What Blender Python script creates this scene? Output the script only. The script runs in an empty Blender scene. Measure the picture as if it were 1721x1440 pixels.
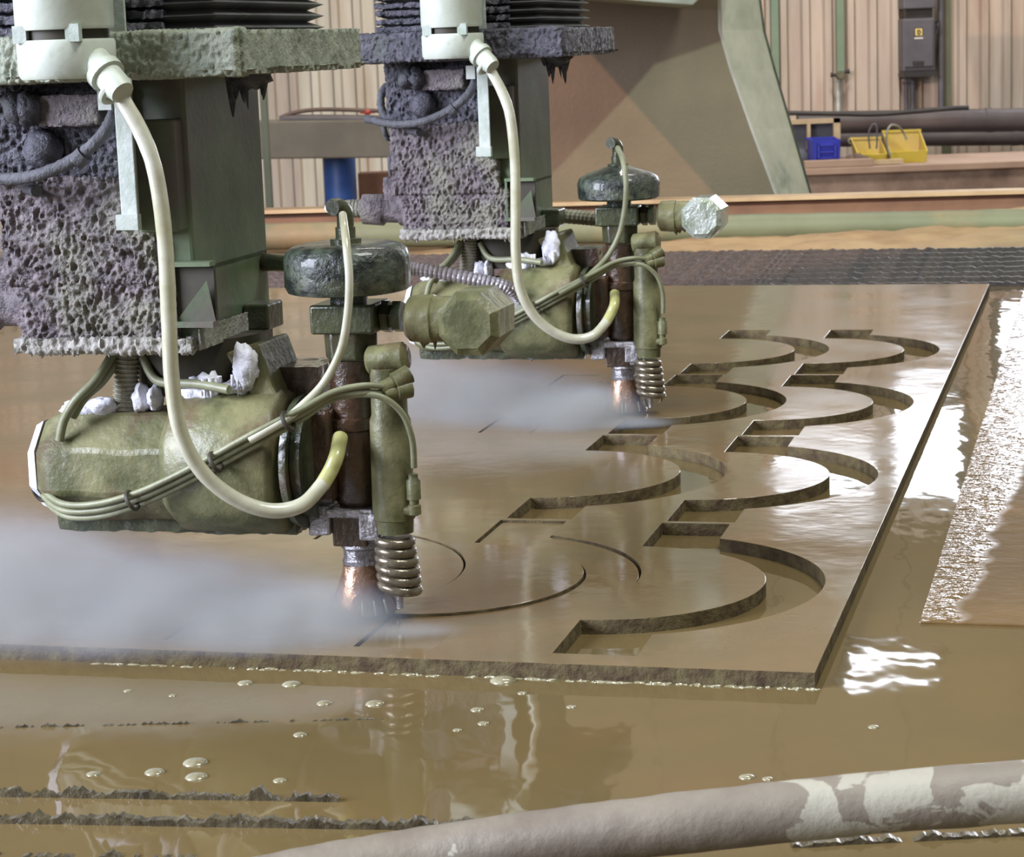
import bpy, math, random
from mathutils import Vector, Matrix, noise, geometry

random.seed(7)
S = bpy.context.scene
COL = S.collection

# ------------------------------------------------------------------ camera
F, PITCH, ROLL = 3700.0, 0.172, 0.0365
CX, CY = 860.5, 720.0
HC = 0.52                       # eye height above the water, plate top lies at 0.02
ZP = 0.02
ZW = 0.0065                      # water level
cr, sr, cp, sp = math.cos(ROLL), math.sin(ROLL), math.cos(PITCH), math.sin(PITCH)
FW = Vector((0, cp, -sp)); UP = Vector((0, sp, cp)); RT = Vector((1, 0, 0))
cam_d = bpy.data.cameras.new('camera'); cam = bpy.data.objects.new('camera', cam_d)
COL.objects.link(cam); S.camera = cam
cam_d.sensor_fit = 'HORIZONTAL'; cam_d.sensor_width = 36.0
cam_d.lens = F * 36.0 / 1721.0
cam_d.clip_start = 0.05; cam_d.clip_end = 200
cr_v = RT * cr - UP * sr; cu_v = RT * sr + UP * cr
m = Matrix((cr_v, cu_v, -FW)).transposed().to_4x4(); m.translation = (0, 0, HC)
cam.matrix_world = m
cam_d.dof.use_dof = True; cam_d.dof.focus_distance = 2.1; cam_d.dof.aperture_fstop = 30.0

# ------------------------------------------------------------------ world, lights, exposure
W = bpy.data.worlds.new('hall_ambient'); S.world = W; W.use_nodes = True
bg = W.node_tree.nodes['Background']
bg.inputs[0].default_value = (1.0, 0.97, 0.92, 1); bg.inputs[1].default_value = 0.20

def area(name, loc, target, size, size_y, power, color):
    d = bpy.data.lights.new(name, 'AREA'); d.shape = 'RECTANGLE'; d.size = size; d.size_y = size_y
    d.energy = power; d.color = color
    o = bpy.data.objects.new(name, d); COL.objects.link(o); o.location = loc
    o.rotation_euler = (Vector(target) - Vector(loc)).to_track_quat('-Z', 'Y').to_euler()
    return o
def spot(name, loc, target, power, color, angle=60, blend=.4, radius=.05):
    d = bpy.data.lights.new(name, 'SPOT'); d.energy = power; d.color = color
    d.spot_size = math.radians(angle); d.spot_blend = blend; d.shadow_soft_size = radius
    o = bpy.data.objects.new(name, d); COL.objects.link(o); o.location = loc
    o.rotation_euler = (Vector(target) - Vector(loc)).to_track_quat('-Z', 'Y').to_euler()
    return o
area('door_daylight', (-4.2, 0.6, 1.9), (0, 2.4, 0.2), 2.6, 2.4, 560, (0.80, 0.85, 1.0))
area('high_bay_lamp', (1.6, 1.0, 4.6), (0, 2.8, 0), 1.6, 1.6, 185, (0.97, 1.0, 0.92))
area('rear_wall_fill', (1.0, 7.0, 5.6), (0.6, 10.8, 0.8), 2.0, 1.0, 330, (1.0, 0.93, 0.86))  # area light added to brighten the rear wall
FLOOD1 = (2.5, 1.0, 2.2); FLOOD2 = (-2.5, 1.0, 2.2)
spot('floodlight_right', FLOOD1, (.45, 6.3, .3), 860, (.74, 1.0, .80), 26, .3, .006)
spot('floodlight_left', FLOOD2, (.45, 6.3, .3), 950, (1.0, .56, .38), 26, .3, .006)
S.view_settings.view_transform = 'Standard'; S.view_settings.look = 'None'
S.view_settings.exposure = 0.2; S.view_settings.gamma = 1.0
S.view_settings.use_curve_mapping = False

# ------------------------------------------------------------------ pixel helpers (photo frame 1721x1440)
def ray(px, py):
    u = px - CX; v = py - CY
    u2 = cr * u - sr * v; v2 = sr * u + cr * v
    return RT * (u2 / F) - UP * (v2 / F) + FW
CO = Vector((0, 0, HC))
def atY(px, py, Y):
    d = ray(px, py); return CO + d * (Y / d.y)
def atZ(px, py, z):
    d = ray(px, py); return CO + d * ((z - HC) / d.z)
YAW = math.radians(14.6)
EX = Vector((math.cos(YAW), -math.sin(YAW), 0)); EY = Vector((math.sin(YAW), math.cos(YAW), 0))
O1 = atZ(612, 1030, ZP); O2 = atZ(1050, 693, ZP)      # nozzle tips on the plate
def loc_hit(px, py, ly, O):
    d = ray(px, py); t = (ly - (CO - O).dot(EY)) / d.dot(EY)
    w = CO + d * t - O
    return Vector((w.dot(EX), w.dot(EY), w.z))
def L(px, py, ly=0.0): return loc_hit(px, py, ly, O1)
def Lb(px, py, ly=0.0): return loc_hit(px, py, ly, O2)
PO = atZ(1370, 1130, ZP)                              # near right corner of the big plate
def plan(px, py, z=ZP):
    w = atZ(px, py, z) - PO
    return w.dot(EX), w.dot(EY)
def pw(x, y, z): return PO + EX * x + EY * y + Vector((0, 0, z - ZP))

# ------------------------------------------------------------------ materials
def lin(c):
    def f(v):
        v /= 255.0
        return v / 12.92 if v <= .04045 else ((v + .055) / 1.055) ** 2.4
    return (f(c[0]), f(c[1]), f(c[2]), 1)
def mat(name, c1, c2=None, scale=20, rough=.6, bump=0.0, bscale=None, metal=0.0, coat=0.0, c3=None, detail=6,
        rough2=None, stretch=(1, 1, 1), spec=.5, bdist=.004, contrast=(.35, .65), split3=(.55, .7), scale3=None, trans=0.0, alpha=1.0):
    M = bpy.data.materials.new(name); M.use_nodes = True
    nt = M.node_tree; N = nt.nodes; K = nt.links
    p = N['Principled BSDF']
    p.inputs['Metallic'].default_value = metal; p.inputs['Roughness'].default_value = rough
    p.inputs['Coat Weight'].default_value = coat; p.inputs['Coat Roughness'].default_value = .08
    p.inputs['Specular IOR Level'].default_value = spec
    p.inputs['Transmission Weight'].default_value = trans
    p.inputs['Alpha'].default_value = alpha
    tc = N.new('ShaderNodeTexCoord'); mp = N.new('ShaderNodeMapping'); mp.inputs['Scale'].default_value = stretch
    K.new(tc.outputs['Object'], mp.inputs['Vector'])
    def nz(sc, det=detail, rg=.6):
        n = N.new('ShaderNodeTexNoise'); n.inputs['Scale'].default_value = sc
        n.inputs['Detail'].default_value = det; n.inputs['Roughness'].default_value = rg
        K.new(mp.outputs[0], n.inputs['Vector']); return n
    def ramp(src, a, b):
        r = N.new('ShaderNodeMapRange'); r.inputs[1].default_value = a; r.inputs[2].default_value = b
        K.new(src, r.inputs[0]); return r.outputs[0]
    p.inputs['Base Color'].default_value = lin(c1)
    if c2:
        n = nz(scale); f = ramp(n.outputs[0], *contrast)
        mx = N.new('ShaderNodeMix'); mx.data_type = 'RGBA'
        mx.inputs[6].default_value = lin(c1); mx.inputs[7].default_value = lin(c2); K.new(f, mx.inputs[0])
        out = mx.outputs[2]
        if c3:
            n3 = nz(scale3 or scale * .37); f3 = ramp(n3.outputs[0], *split3)
            m3 = N.new('ShaderNodeMix'); m3.data_type = 'RGBA'
            K.new(out, m3.inputs[6]); m3.inputs[7].default_value = lin(c3); K.new(f3, m3.inputs[0]); out = m3.outputs[2]
        K.new(out, p.inputs['Base Color'])
        if rough2 is not None:
            r = N.new('ShaderNodeMapRange'); r.inputs[3].default_value = rough; r.inputs[4].default_value = rough2
            K.new(f, r.inputs[0]); K.new(r.outputs[0], p.inputs['Roughness'])
    if bump:
        b = N.new('ShaderNodeBump'); b.inputs['Strength'].default_value = bump; b.inputs['Distance'].default_value = bdist
        nb = nz(bscale or scale * 3, 5); K.new(nb.outputs[0], b.inputs['Height']); K.new(b.outputs[0], p.inputs['Normal'])
    return M
MT = {}
MT['crust'] = mat('dark_slurry_crust', (74, 66, 72), (128, 118, 122), 70, .42, .9, 260, c3=(128, 126, 112), scale3=9)
MT['crust_dk'] = mat('black_slurry_crust', (48, 48, 56), (92, 90, 102), 70, .42, .9, 260, c3=(92, 98, 92), scale3=10)
MT['crust_gn'] = mat('green_dusty_slurry', (120, 128, 112), (146, 150, 134), 30, .6, .6, 180, c3=(84, 92, 72))
MT['crust_lt'] = mat('pale_slurry_crust', (132, 130, 122), (164, 160, 154), 50, .6, .8, 200, c3=(110, 114, 96), scale3=14)
MT['green'] = mat('green_machine_paint', (80, 98, 74), (104, 118, 90), 16, .45, .1, 160, c3=(92, 84, 80), scale3=7, split3=(.5, .66))
MT['olive'] = mat('olive_mud_coat', (84, 86, 56), (124, 122, 88), 20, .42, .45, 70, c3=(88, 66, 50), scale3=11, split3=(.54, .66), contrast=(.4, .6))
MT['olive_dk'] = mat('dark_olive_wet_metal', (42, 48, 34), (80, 84, 60), 26, .3, .5, 80, c3=(70, 52, 40), scale3=14, coat=.3)
MT['brown_wet'] = mat('wet_brown_steel', (44, 34, 26), (78, 56, 40), 36, .22, .5, 110, coat=.6)
MT['black_gloss'] = mat('black_gloss_paint', (28, 34, 32), (72, 80, 70), 60, .25, .8, 130, coat=.35, c3=(96, 102, 82), scale3=26, split3=(.52, .66), contrast=(.42, .6))
MT['white_pl'] = mat('white_grey_plastic', (196, 204, 196), (176, 182, 168), 20, .45, .1, 80, c3=(130, 140, 112), scale3=16, split3=(.6, .72))
MT['white_br'] = mat('pale_galvanised_angle', (188, 194, 190), (146, 158, 146), 26, .45, .2, 120)
MT['paste'] = mat('white_paste_and_lit_end', (226, 226, 236), (190, 190, 198), 40, .7, .6, 120)
MT['hose'] = mat('milky_tube', (212, 212, 200), (170, 168, 142), 14, .25, .1, 60, coat=.3)
MT['hose_y'] = mat('yellowed_tube', (186, 186, 128), (160, 158, 104), 20, .3, .1, 60, coat=.3)
MT['cable'] = mat('olive_cable', (112, 114, 88), (134, 136, 110), 30, .45, .2, 90)
MT['cable_dk'] = mat('grey_crusted_cable', (92, 92, 98), (66, 66, 72), 50, .7, .8, 160)
MT['silver'] = mat('wet_silver_steel', (190, 188, 196), (130, 126, 128), 60, .22, .8, 140, metal=.7)
MT['copper'] = mat('wet_rusty_shield', (150, 120, 100), (120, 78, 46), 26, .2, .7, 70, metal=.4, coat=.5)
MT['coil'] = mat('wet_spring_steel', (128, 120, 104), (92, 82, 66), 50, .2, .3, 120, metal=.5, coat=.5)
MT['pocket'] = mat('dark_pocket', (40, 38, 30), (60, 54, 40), 30, .6)
MT['clear'] = mat('wet_clear_wrap', (190, 196, 190), (140, 150, 130), 40, .12, .8, 90, metal=.3, coat=.6)

# ------------------------------------------------------------------ mesh builder
class MB:
    def __init__(s): s.v = []; s.f = []
    def add(s, vs, fs):
        n = len(s.v); s.v += [Vector(v) for v in vs]; s.f += [[i + n for i in f] for f in fs]; return s
    def box(s, x0, x1, y0, y1, z0, z1, M=None):
        vs = [(x, y, z) for z in (z0, z1) for y in (y0, y1) for x in (x0, x1)]
        if M: vs = [M @ Vector(v) for v in vs]
        return s.add(vs, [(0, 2, 3, 1), (4, 5, 7, 6), (0, 1, 5, 4), (2, 6, 7, 3), (0, 4, 6, 2), (1, 3, 7, 5)])
    def lathe(s, p, axis, prof, n=24, cap=True, jit=0.0, ph=0.0):
        """prof: list of (distance along axis, radius)"""
        p = Vector(p); ax = Vector(axis).normalized()
        a = ax.orthogonal().normalized() if abs(ax.z) < .9 else Vector((1, 0, 0))
        a = (a - ax * a.dot(ax)).normalized(); b = ax.cross(a)
        vs = []; fs = []
        for d, r in prof:
            for k in range(n):
                t = 2 * math.pi * k / n + ph
                rr = r * (1 + jit * random.uniform(-1, 1))
                vs.append(p + ax * d + (a * math.cos(t) + b * math.sin(t)) * rr)
        for i in range(len(prof) - 1):
            for k in range(n):
                k2 = (k + 1) % n
                fs.append((i * n + k, i * n + k2, (i + 1) * n + k2, (i + 1) * n + k))
        if cap:
            fs.append(list(range(n))[::-1]); fs.append([(len(prof) - 1) * n + k for k in range(n)])
        return s.add(vs, fs)
    def cyl(s, p0, p1, r0, r1=None, n=20, ph=0.0):
        d = Vector(p1) - Vector(p0)
        return s.lathe(p0, d, [(0, r0), (d.length, r0 if r1 is None else r1)], n, ph=ph)
    def tube(s, pts, r, n=10, sub=8, prof=None, smooth=True):
        P = spline(pts, sub) if smooth else [Vector(p) for p in pts]
        T = [(P[min(i + 1, len(P) - 1)] - P[max(i - 1, 0)]).normalized() for i in range(len(P))]
        a = T[0].orthogonal().normalized(); vs = []; fs = []
        for i, (q, t) in enumerate(zip(P, T)):
            a = (a - t * a.dot(t)).normalized(); b = t.cross(a)
            rr = r if prof is None else r * prof(i / (len(P) - 1), i)
            for k in range(n):
                w = 2 * math.pi * k / n
                vs.append(q + (a * math.cos(w) + b * math.sin(w)) * rr)
        for i in range(len(P) - 1):
            for k in range(n):
                k2 = (k + 1) % n
                fs.append((i * n + k, i * n + k2, (i + 1) * n + k2, (i + 1) * n + k))
        fs.append(list(range(n))[::-1]); fs.append([(len(P) - 1) * n + k for k in range(n)])
        return s.add(vs, fs)
    def torus(s, c, axis, R, r, n=28, m=8):
        c = Vector(c); ax = Vector(axis).normalized(); a = ax.orthogonal().normalized(); b = ax.cross(a)
        vs = []; fs = []
        for i in range(n):
            t = 2 * math.pi * i / n; d = a * math.cos(t) + b * math.sin(t)
            for k in range(m):
                w = 2 * math.pi * k / m
                vs.append(c + d * (R + r * math.cos(w)) + ax * (r * math.sin(w)))
        for i in range(n):
            for k in range(m):
                i2 = (i + 1) % n; k2 = (k + 1) % m
                fs.append((i * m + k, i2 * m + k, i2 * m + k2, i * m + k2))
        return s.add(vs, fs)
    def blob(s, c, rx, ry, rz, n=14, m=8, amp=.25, fr=2.0):
        vs = []; fs = []; c = Vector(c); o = Vector((random.random() * 50,) * 3)
        for i in range(m + 1):
            th = math.pi * i / m
            for k in range(n):
                w = 2 * math.pi * k / n
                d = Vector((math.sin(th) * math.cos(w), math.sin(th) * math.sin(w), math.cos(th)))
                q = 1 + amp * noise.noise(d * fr + o) * 1.6
                vs.append(c + Vector((d.x * rx, d.y * ry, d.z * rz)) * q)
        for i in range(m):
            for k in range(n):
                k2 = (k + 1) % n
                fs.append((i * n + k, (i + 1) * n + k, (i + 1) * n + k2, i * n + k2))
        return s.add(vs, fs)
    def prism(s, poly, y0, y1):
        """polygon in x,z extruded along y"""
        n = len(poly)
        vs = [(x, y0, z) for x, z in poly] + [(x, y1, z) for x, z in poly]
        fs = [list(range(n)), [n + i for i in range(n)][::-1]]
        fs += [(i, i + n, (i + 1) % n + n, (i + 1) % n) for i in range(n)]
        return s.add(vs, fs)
    def drips(s, p0, p1, count, lmin, lmax, r, spread=.003):
        p0 = Vector(p0); p1 = Vector(p1)
        for i in range(count):
            t = random.random(); q = p0.lerp(p1, t) + Vector((0, random.uniform(-spread, spread), r * .6))
            l = random.uniform(lmin, lmax); rr = r * random.uniform(.5, 1.3)
            s.lathe(q, (random.uniform(-.12, .12), random.uniform(-.12, .12), -1),
                    [(0, rr), (l * .4, rr * .7), (l * .8, rr * .35), (l, rr * .1)], 6)
        return s
    def crust(s, x0, x1, y0, y1, z0, z1, cell, amp, seed=0, bow=0.0):
        """box whose faces are a fine grid pushed about by noise: caked slurry"""
        nx = max(1, round((x1 - x0) / cell)); ny = max(1, round((y1 - y0) / cell)); nz = max(1, round((z1 - z0) / cell))
        idx = {}; vs = []; fs = []
        so = Vector((seed * 3.1, seed * 1.7, seed * 2.3))
        def vert(i, j, k):
            key = (i, j, k)
            if key in idx: return idx[key]
            p = Vector((x0 + (x1 - x0) * i / nx, y0 + (y1 - y0) * j / ny, z0 + (z1 - z0) * k / nz))
            nrm = Vector(((i == nx) - (i == 0), (j == ny) - (j == 0), (k == nz) - (k == 0)))
            if nrm.length > 0: nrm.normalize()
            q = p * (1 / .0058); q.z *= .7
            h = abs(noise.noise(q + so)) * 1.5 + abs(noise.noise(q * 2.3 + so)) * .8
            h = .9 - h + .5 * noise.noise(p * 22 + so)
            vs.append(p + nrm * (amp * h)); idx[key] = len(vs) - 1
            return idx[key]
        for i in range(nx):
            for k in range(nz):
                fs.append((vert(i, 0, k), vert(i + 1, 0, k), vert(i + 1, 0, k + 1), vert(i, 0, k + 1)))
                fs.append((vert(i, ny, k), vert(i, ny, k + 1), vert(i + 1, ny, k + 1), vert(i + 1, ny, k)))
        for j in range(ny):
            for k in range(nz):
                fs.append((vert(0, j, k), vert(0, j, k + 1), vert(0, j + 1, k + 1), vert(0, j + 1, k)))
                fs.append((vert(nx, j, k), vert(nx, j + 1, k), vert(nx, j + 1, k + 1), vert(nx, j, k + 1)))
        for i in range(nx):
            for j in range(ny):
                fs.append((vert(i, j, 0), vert(i, j + 1, 0), vert(i + 1, j + 1, 0), vert(i + 1, j, 0)))
                fs.append((vert(i, j, nz), vert(i + 1, j, nz), vert(i + 1, j + 1, nz), vert(i, j + 1, nz)))
        return s.add(vs, fs)
    def warp(s, amp, fr, seed=0):
        o = Vector((seed * 7.1, seed * 3.3, 1.7))
        for i, v in enumerate(s.v):
            s.v[i] = v + noise.noise_vector(v * fr + o) * amp
        return s
    def build(s, name, material, parent=None, smooth=35, bevel=0.0):
        me = bpy.data.meshes.new(name); me.from_pydata([tuple(v) for v in s.v], [], s.f)
        me.materials.append(MT[material] if isinstance(material, str) else material)
        if smooth:
            me.polygons.foreach_set('use_smooth', [True] * len(me.polygons))
            me.set_sharp_from_angle(angle=math.radians(smooth))
        me.update()
        o = bpy.data.objects.new(name, me); COL.objects.link(o)
        if parent: o.parent = parent
        if name in ('slurry_crust', 'abrasive_paste', 'water_runs', 'slurry_drip', 'mud_skirt'): o['kind'] = 'stuff'
        if bevel:
            b = o.modifiers.new('edge_round', 'BEVEL'); b.width = bevel; b.segments = 2; b.limit_method = 'ANGLE'
            b.angle_limit = math.radians(40)
        return o
def spline(pts, sub):
    P = [Vector(p) for p in pts]; out = []
    for i in range(len(P) - 1):
        a = P[max(i - 1, 0)]; b = P[i]; c = P[i + 1]; d = P[min(i + 2, len(P) - 1)]
        for k in range(sub):
            t = k / sub
            out.append(.5 * ((2 * b) + (c - a) * t + (2 * a - 5 * b + 4 * c - d) * t * t + (3 * b - a - 3 * c + d) * t ** 3))
    out.append(P[-1]); return out
def tag(o, label=None, cat=None, group=None, kind=None):
    if label: o['label'] = label
    if cat: o['category'] = cat
    if group: o['group'] = group
    if kind: o['kind'] = kind
    return o
def empty(name, loc, rz=0.0):
    o = bpy.data.objects.new(name, None); COL.objects.link(o); o.location = loc; o.rotation_euler = (0, 0, rz)
    o.empty_display_size = .05
    return o

# ================================================================== SETTING
YW = 11.0            # rear wall
wall_lo = atY(1500, 300, YW).z - .6
MT['siding'] = mat('weathered_siding', (186, 174, 160), (162, 150, 136), 3, .6, .2, 30, c3=(156, 134, 116), scale3=1.2, stretch=(3, 1, .35))
MT['siding_g'] = mat('greenish_siding', (156, 164, 148), (176, 170, 154), 3, .6, .2, 30, stretch=(3, 1, .35))
MT['siding_r'] = mat('rusty_siding', (170, 140, 120), (180, 160, 144), 3, .6, .2, 30, stretch=(3, 1, .35))
MT['liner'] = mat('plain_dark_liner', (122, 112, 92), (108, 100, 84), 2, .7, .1, 20)
wall = empty('wall_back', (0, YW, 0)); tag(wall, 'tall corrugated metal siding wall at the back of the hall', kind='structure')
def siding(x0, x1, z0, z1, pitch, depth):
    b = MB(); xs = []; n = max(1, round((x1 - x0) / pitch))
    p = (x1 - x0) / n
    for i in range(n):
        a = x0 + i * p
        xs += [(a, 0), (a + p * .52, 0), (a + p * .62, -depth), (a + p * .9, -depth)]
    xs.append((x1, 0))
    for i in range(len(xs) - 1):
        (xa, ya), (xb, yb) = xs[i], xs[i + 1]
        b.add([(xa, ya, z0), (xb, yb, z0), (xb, yb, z1), (xa, ya, z1)], [(0, 1, 2, 3)])
    return b
px_m = YW / F * 1.013
WIN = [(1.30, 1.84, 1.62, 1.80), (1.92, 2.28, 1.36, 1.84), (1.65, 2.15, 2.63, 2.77), (2.44, 4.2, .86, 2.3)]
xs_ = -3.3; ipan = 0
while xs_ < 4.6:
    w_ = .66
    k = 'siding' if ipan % 3 or xs_ < .6 else ('siding_g' if ipan % 2 else 'siding_r')
    siding(xs_, xs_ + w_, wall_lo, 2.0, .11, .03).build('siding_panel', k, wall, smooth=0)
    MB().box(xs_ + .004, xs_ + w_ - .004, -.03, 0, 2.0, 5.6).build('liner_panel', 'liner', wall, 0)  # unseen upper wall, made plain and dark so the water mirrors no ribs
    xs_ += w_; ipan += 1
# clerestory window with frosted daylight panes, seen in the photograph only as the glare on the wet metal
MT['pane'] = bpy.data.materials.new('daylit_pane'); MT['pane'].use_nodes = True
pb = MT['pane'].node_tree.nodes['Principled BSDF']
pb.inputs['Emission Color'].default_value = (.86, .90, 1.0, 1); pb.inputs['Emission Strength'].default_value = 7.5
MT['frame'] = mat('grey_window_frame', (90, 92, 88), (110, 110, 104), 8, .5)
for i, (x0, x1, z0, z1) in enumerate(WIN):
    wn = empty('window_%d' % (i + 1), (x0, YW, z0)); tag(wn, 'bright high window in the siding wall, seen as glare', kind='structure')
    w, h = x1 - x0, z1 - z0; nb = max(1, round(w / .55))
    for k in range(nb):
        MB().box(w * k / nb + .02, w * (k + 1) / nb - .02, -.065, -.050, .02, h - .02).build('pane', 'pane', wn, 0)
    f = MB().box(0, w, -.08, -.031, -.03, .02).box(0, w, -.08, -.031, h - .02, h + .03)
    for k in range(nb + 1): f.box(w * k / nb - .02, w * k / nb + .02, -.08, -.031, 0, h)
    f.build('window_frame', 'frame', wn, 0)

# muddy water of the cutting tank
def water_mat():
    M = mat('muddy_tank_water', (106, 89, 58), (95, 83, 56), 2.2, .035, 0, spec=.5, c3=(110, 86, 58), scale3=1.0)
    nt = M.node_tree; N = nt.nodes; K = nt.links; p = N['Principled BSDF']
    tc = N.new('ShaderNodeTexCoord'); mp = N.new('ShaderNodeMapping'); mp.inputs['Scale'].default_value = (1, .55, 1)
    K.new(tc.outputs['Object'], mp.inputs[0])
    n1 = N.new('ShaderNodeTexNoise'); n1.inputs['Scale'].default_value = 11; n1.inputs['Detail'].default_value = 3
    K.new(mp.outputs[0], n1.inputs['Vector'])
    b = N.new('ShaderNodeBump'); b.inputs['Strength'].default_value = .11; b.inputs['Distance'].default_value = .01
    K.new(n1.outputs[0], b.inputs['Height']); K.new(b.outputs[0], p.inputs['Normal'])
    p.inputs['IOR'].default_value = 1.4
    return M
MT['water'] = water_mat()
wp = MB(); c0 = [pw(-3.2, -1.75, ZW), pw(2.2, -1.75, ZW), pw(2.2, 3.9, ZW), pw(-3.6, 3.9, ZW)]
wp.add(c0, [(0, 1, 2, 3)])
wo = wp.build('muddy_water', 'water', None, 0)
tag(wo, 'still brown muddy water filling the cutting tank', 'water', kind='stuff')
# hall floor far behind and under everything
MT['floor'] = mat('dusty_concrete', (140, 116, 92), (116, 98, 80), 2, .8, .3, 20)
fl = MB(); zf = -.55
fl.add([(-9, -2, zf), (9, -2, zf), (9, YW + .3, zf), (-9, YW + .3, zf)], [(0, 1, 2, 3)])
tag(fl.build('floor', 'floor', None, 0), 'dusty concrete hall floor behind the tank', kind='structure')

# ================================================================== STEEL PLATE WITH CUT-OUTS
RI, RO, LUG, LW = .143, .198, .252, .072       # half pipe-clamp outline: inner, outer radius, lug reach, lug width
def omega(x0, yc, g=0.0, n=40):
    """outline of the half clamp, shrunk by g"""
    P = []
    ri, ro, lug, lw = RI + g, RO - g, LUG - g, LW - g
    xa = x0 + g
    P.append((xa, yc - ri)); P.append((xa, yc - lug)); P.append((x0 + lw, yc - lug))
    a1 = math.acos(min(1, lw / ro))
    for i in range(n + 1):
        t = -a1 + 2 * a1 * i / n; P.append((x0 + ro * math.cos(t), yc + ro * math.sin(t)))
    P.append((x0 + lw, yc + lug)); P.append((xa, yc + lug)); P.append((xa, yc + ri))
    a2 = math.acos(min(1, g / ri))
    for i in range(n + 1):
        t = a2 - 2 * a2 * i / n; P.append((x0 + ri * math.cos(t), yc + ri * math.sin(t)))
    Q = []
    for q in P:
        if not Q or (Vector(q) - Vector(Q[-1])).length > 1e-4: Q.append(q)
    if (Vector(Q[0]) - Vector(Q[-1])).length < 1e-4: Q.pop()
    return Q
def slab(outer, holes, z0, z1):
    b = MB(); loops = [outer] + holes
    tri = geometry.tessellate_polygon([[Vector((x, y, 0)) for x, y in lp] for lp in loops])
    flat = [q for lp in loops for q in lp]; n = len(flat)
    vs = [(x, y, z1) for x, y in flat] + [(x, y, z0) for x, y in flat]
    fs = []
    for t in tri:
        a, c, d = [Vector(flat[i]) for i in t]
        if (c - a).cross(d - a) < 0: t = (t[0], t[2], t[1])
        fs.append(tuple(t)); fs.append(tuple(i + n for i in reversed(t)))
    o = 0
    for li, lp in enumerate(loops):
        k = len(lp)
        area2 = sum(lp[i][0] * lp[(i + 1) % k][1] - lp[(i + 1) % k][0] * lp[i][1] for i in range(k))
        ccw = area2 > 0
        for i in range(k):
            i2 = (i + 1) % k; a, c = o + i, o + i2
            outw = ccw if li == 0 else not ccw
            fs.append((a, a + n, c + n, c) if outw else (a, c, c + n, a + n))
        o += k
    return b.add(vs, fs)
PITCHX, PITCHY = .175, .513
cells = []      # (x0, yc, state)
for r_ in range(4):
    for c_ in range(3):
        x0 = -.222 - PITCHX * c_ + .004 * r_; yc = .282 + PITCHY * r_
        if c_ == 2 and r_ not in (0, 2): continue
        st = 'void'
        if c_ == 2 or (c_ == 1 and r_ == 0): st = 'slug'
        cells.append((x0, yc, st))
plate_outer = [(-1.75, 0.0), (0.0, 0.0), (0.03, 2.76), (-1.75, 2.80)]
TH = .026
def plate_mat():
    M = mat('wet_muddy_plate', (122, 101, 74), (102, 90, 65), 5, .06, 0, rough2=.16, c3=(116, 88, 60), scale3=2.2, spec=.6)
    nt = M.node_tree; N = nt.nodes; K = nt.links; p = N['Principled BSDF']
    tc = N.new('ShaderNodeTexCoord')
    n1 = N.new('ShaderNodeTexNoise'); n1.inputs['Scale'].default_value = 14; n1.inputs['Detail'].default_value = 3
    K.new(tc.outputs['Object'], n1.inputs['Vector'])
    b = N.new('ShaderNodeBump'); b.inputs['Strength'].default_value = .1; b.inputs['Distance'].default_value = .006
    K.new(n1.outputs[0], b.inputs['Height']); K.new(b.outputs[0], p.inputs['Normal'])
    return M
MT['plate'] = plate_mat()
MT['plate_edge'] = mat('rusty_plate_edge', (104, 94, 66), (74, 60, 46), 60, .7, .6, 120, spec=.2)
prot = -YAW
plate = slab(plate_outer, [omega(x, y) for x, y, s_ in cells], ZP - TH, ZP).build('steel_plate', 'plate', None, 0, bevel=.0012)
plate.location = (PO.x, PO.y, 0); plate.rotation_euler = (0, 0, prot)
plate.data.materials.append(MT['plate_edge'])
for f_ in plate.data.polygons: f_.material_index = 1 if abs(f_.normal.z) < .5 else 0
tag(plate, 'big wet brown steel plate with half-clamp shapes cut out, under the cutting heads', 'steel plate')
slug_labels = ['half-clamp blank still lying in its slot, right of the near nozzle',
               'half-clamp blank still in the plate, directly behind the near nozzle cone',
               'half-clamp blank still in the plate under the far nozzle mist']
k_ = 0
for x, y, s_ in cells:
    if s_ != 'slug': continue
    o = slab(omega(x, y, .0022), [], ZP - TH, ZP - .0012 - .0012 * (k_ == 0)).build('clamp_blank', 'plate', None, 0, bevel=.0008)
    o.location = (PO.x, PO.y, 0); o.rotation_euler = (0, 0, prot)
    tag(o, slug_labels[min(k_, 2)], 'steel blank', 'cut blanks still lying in the plate'); k_ += 1

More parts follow.
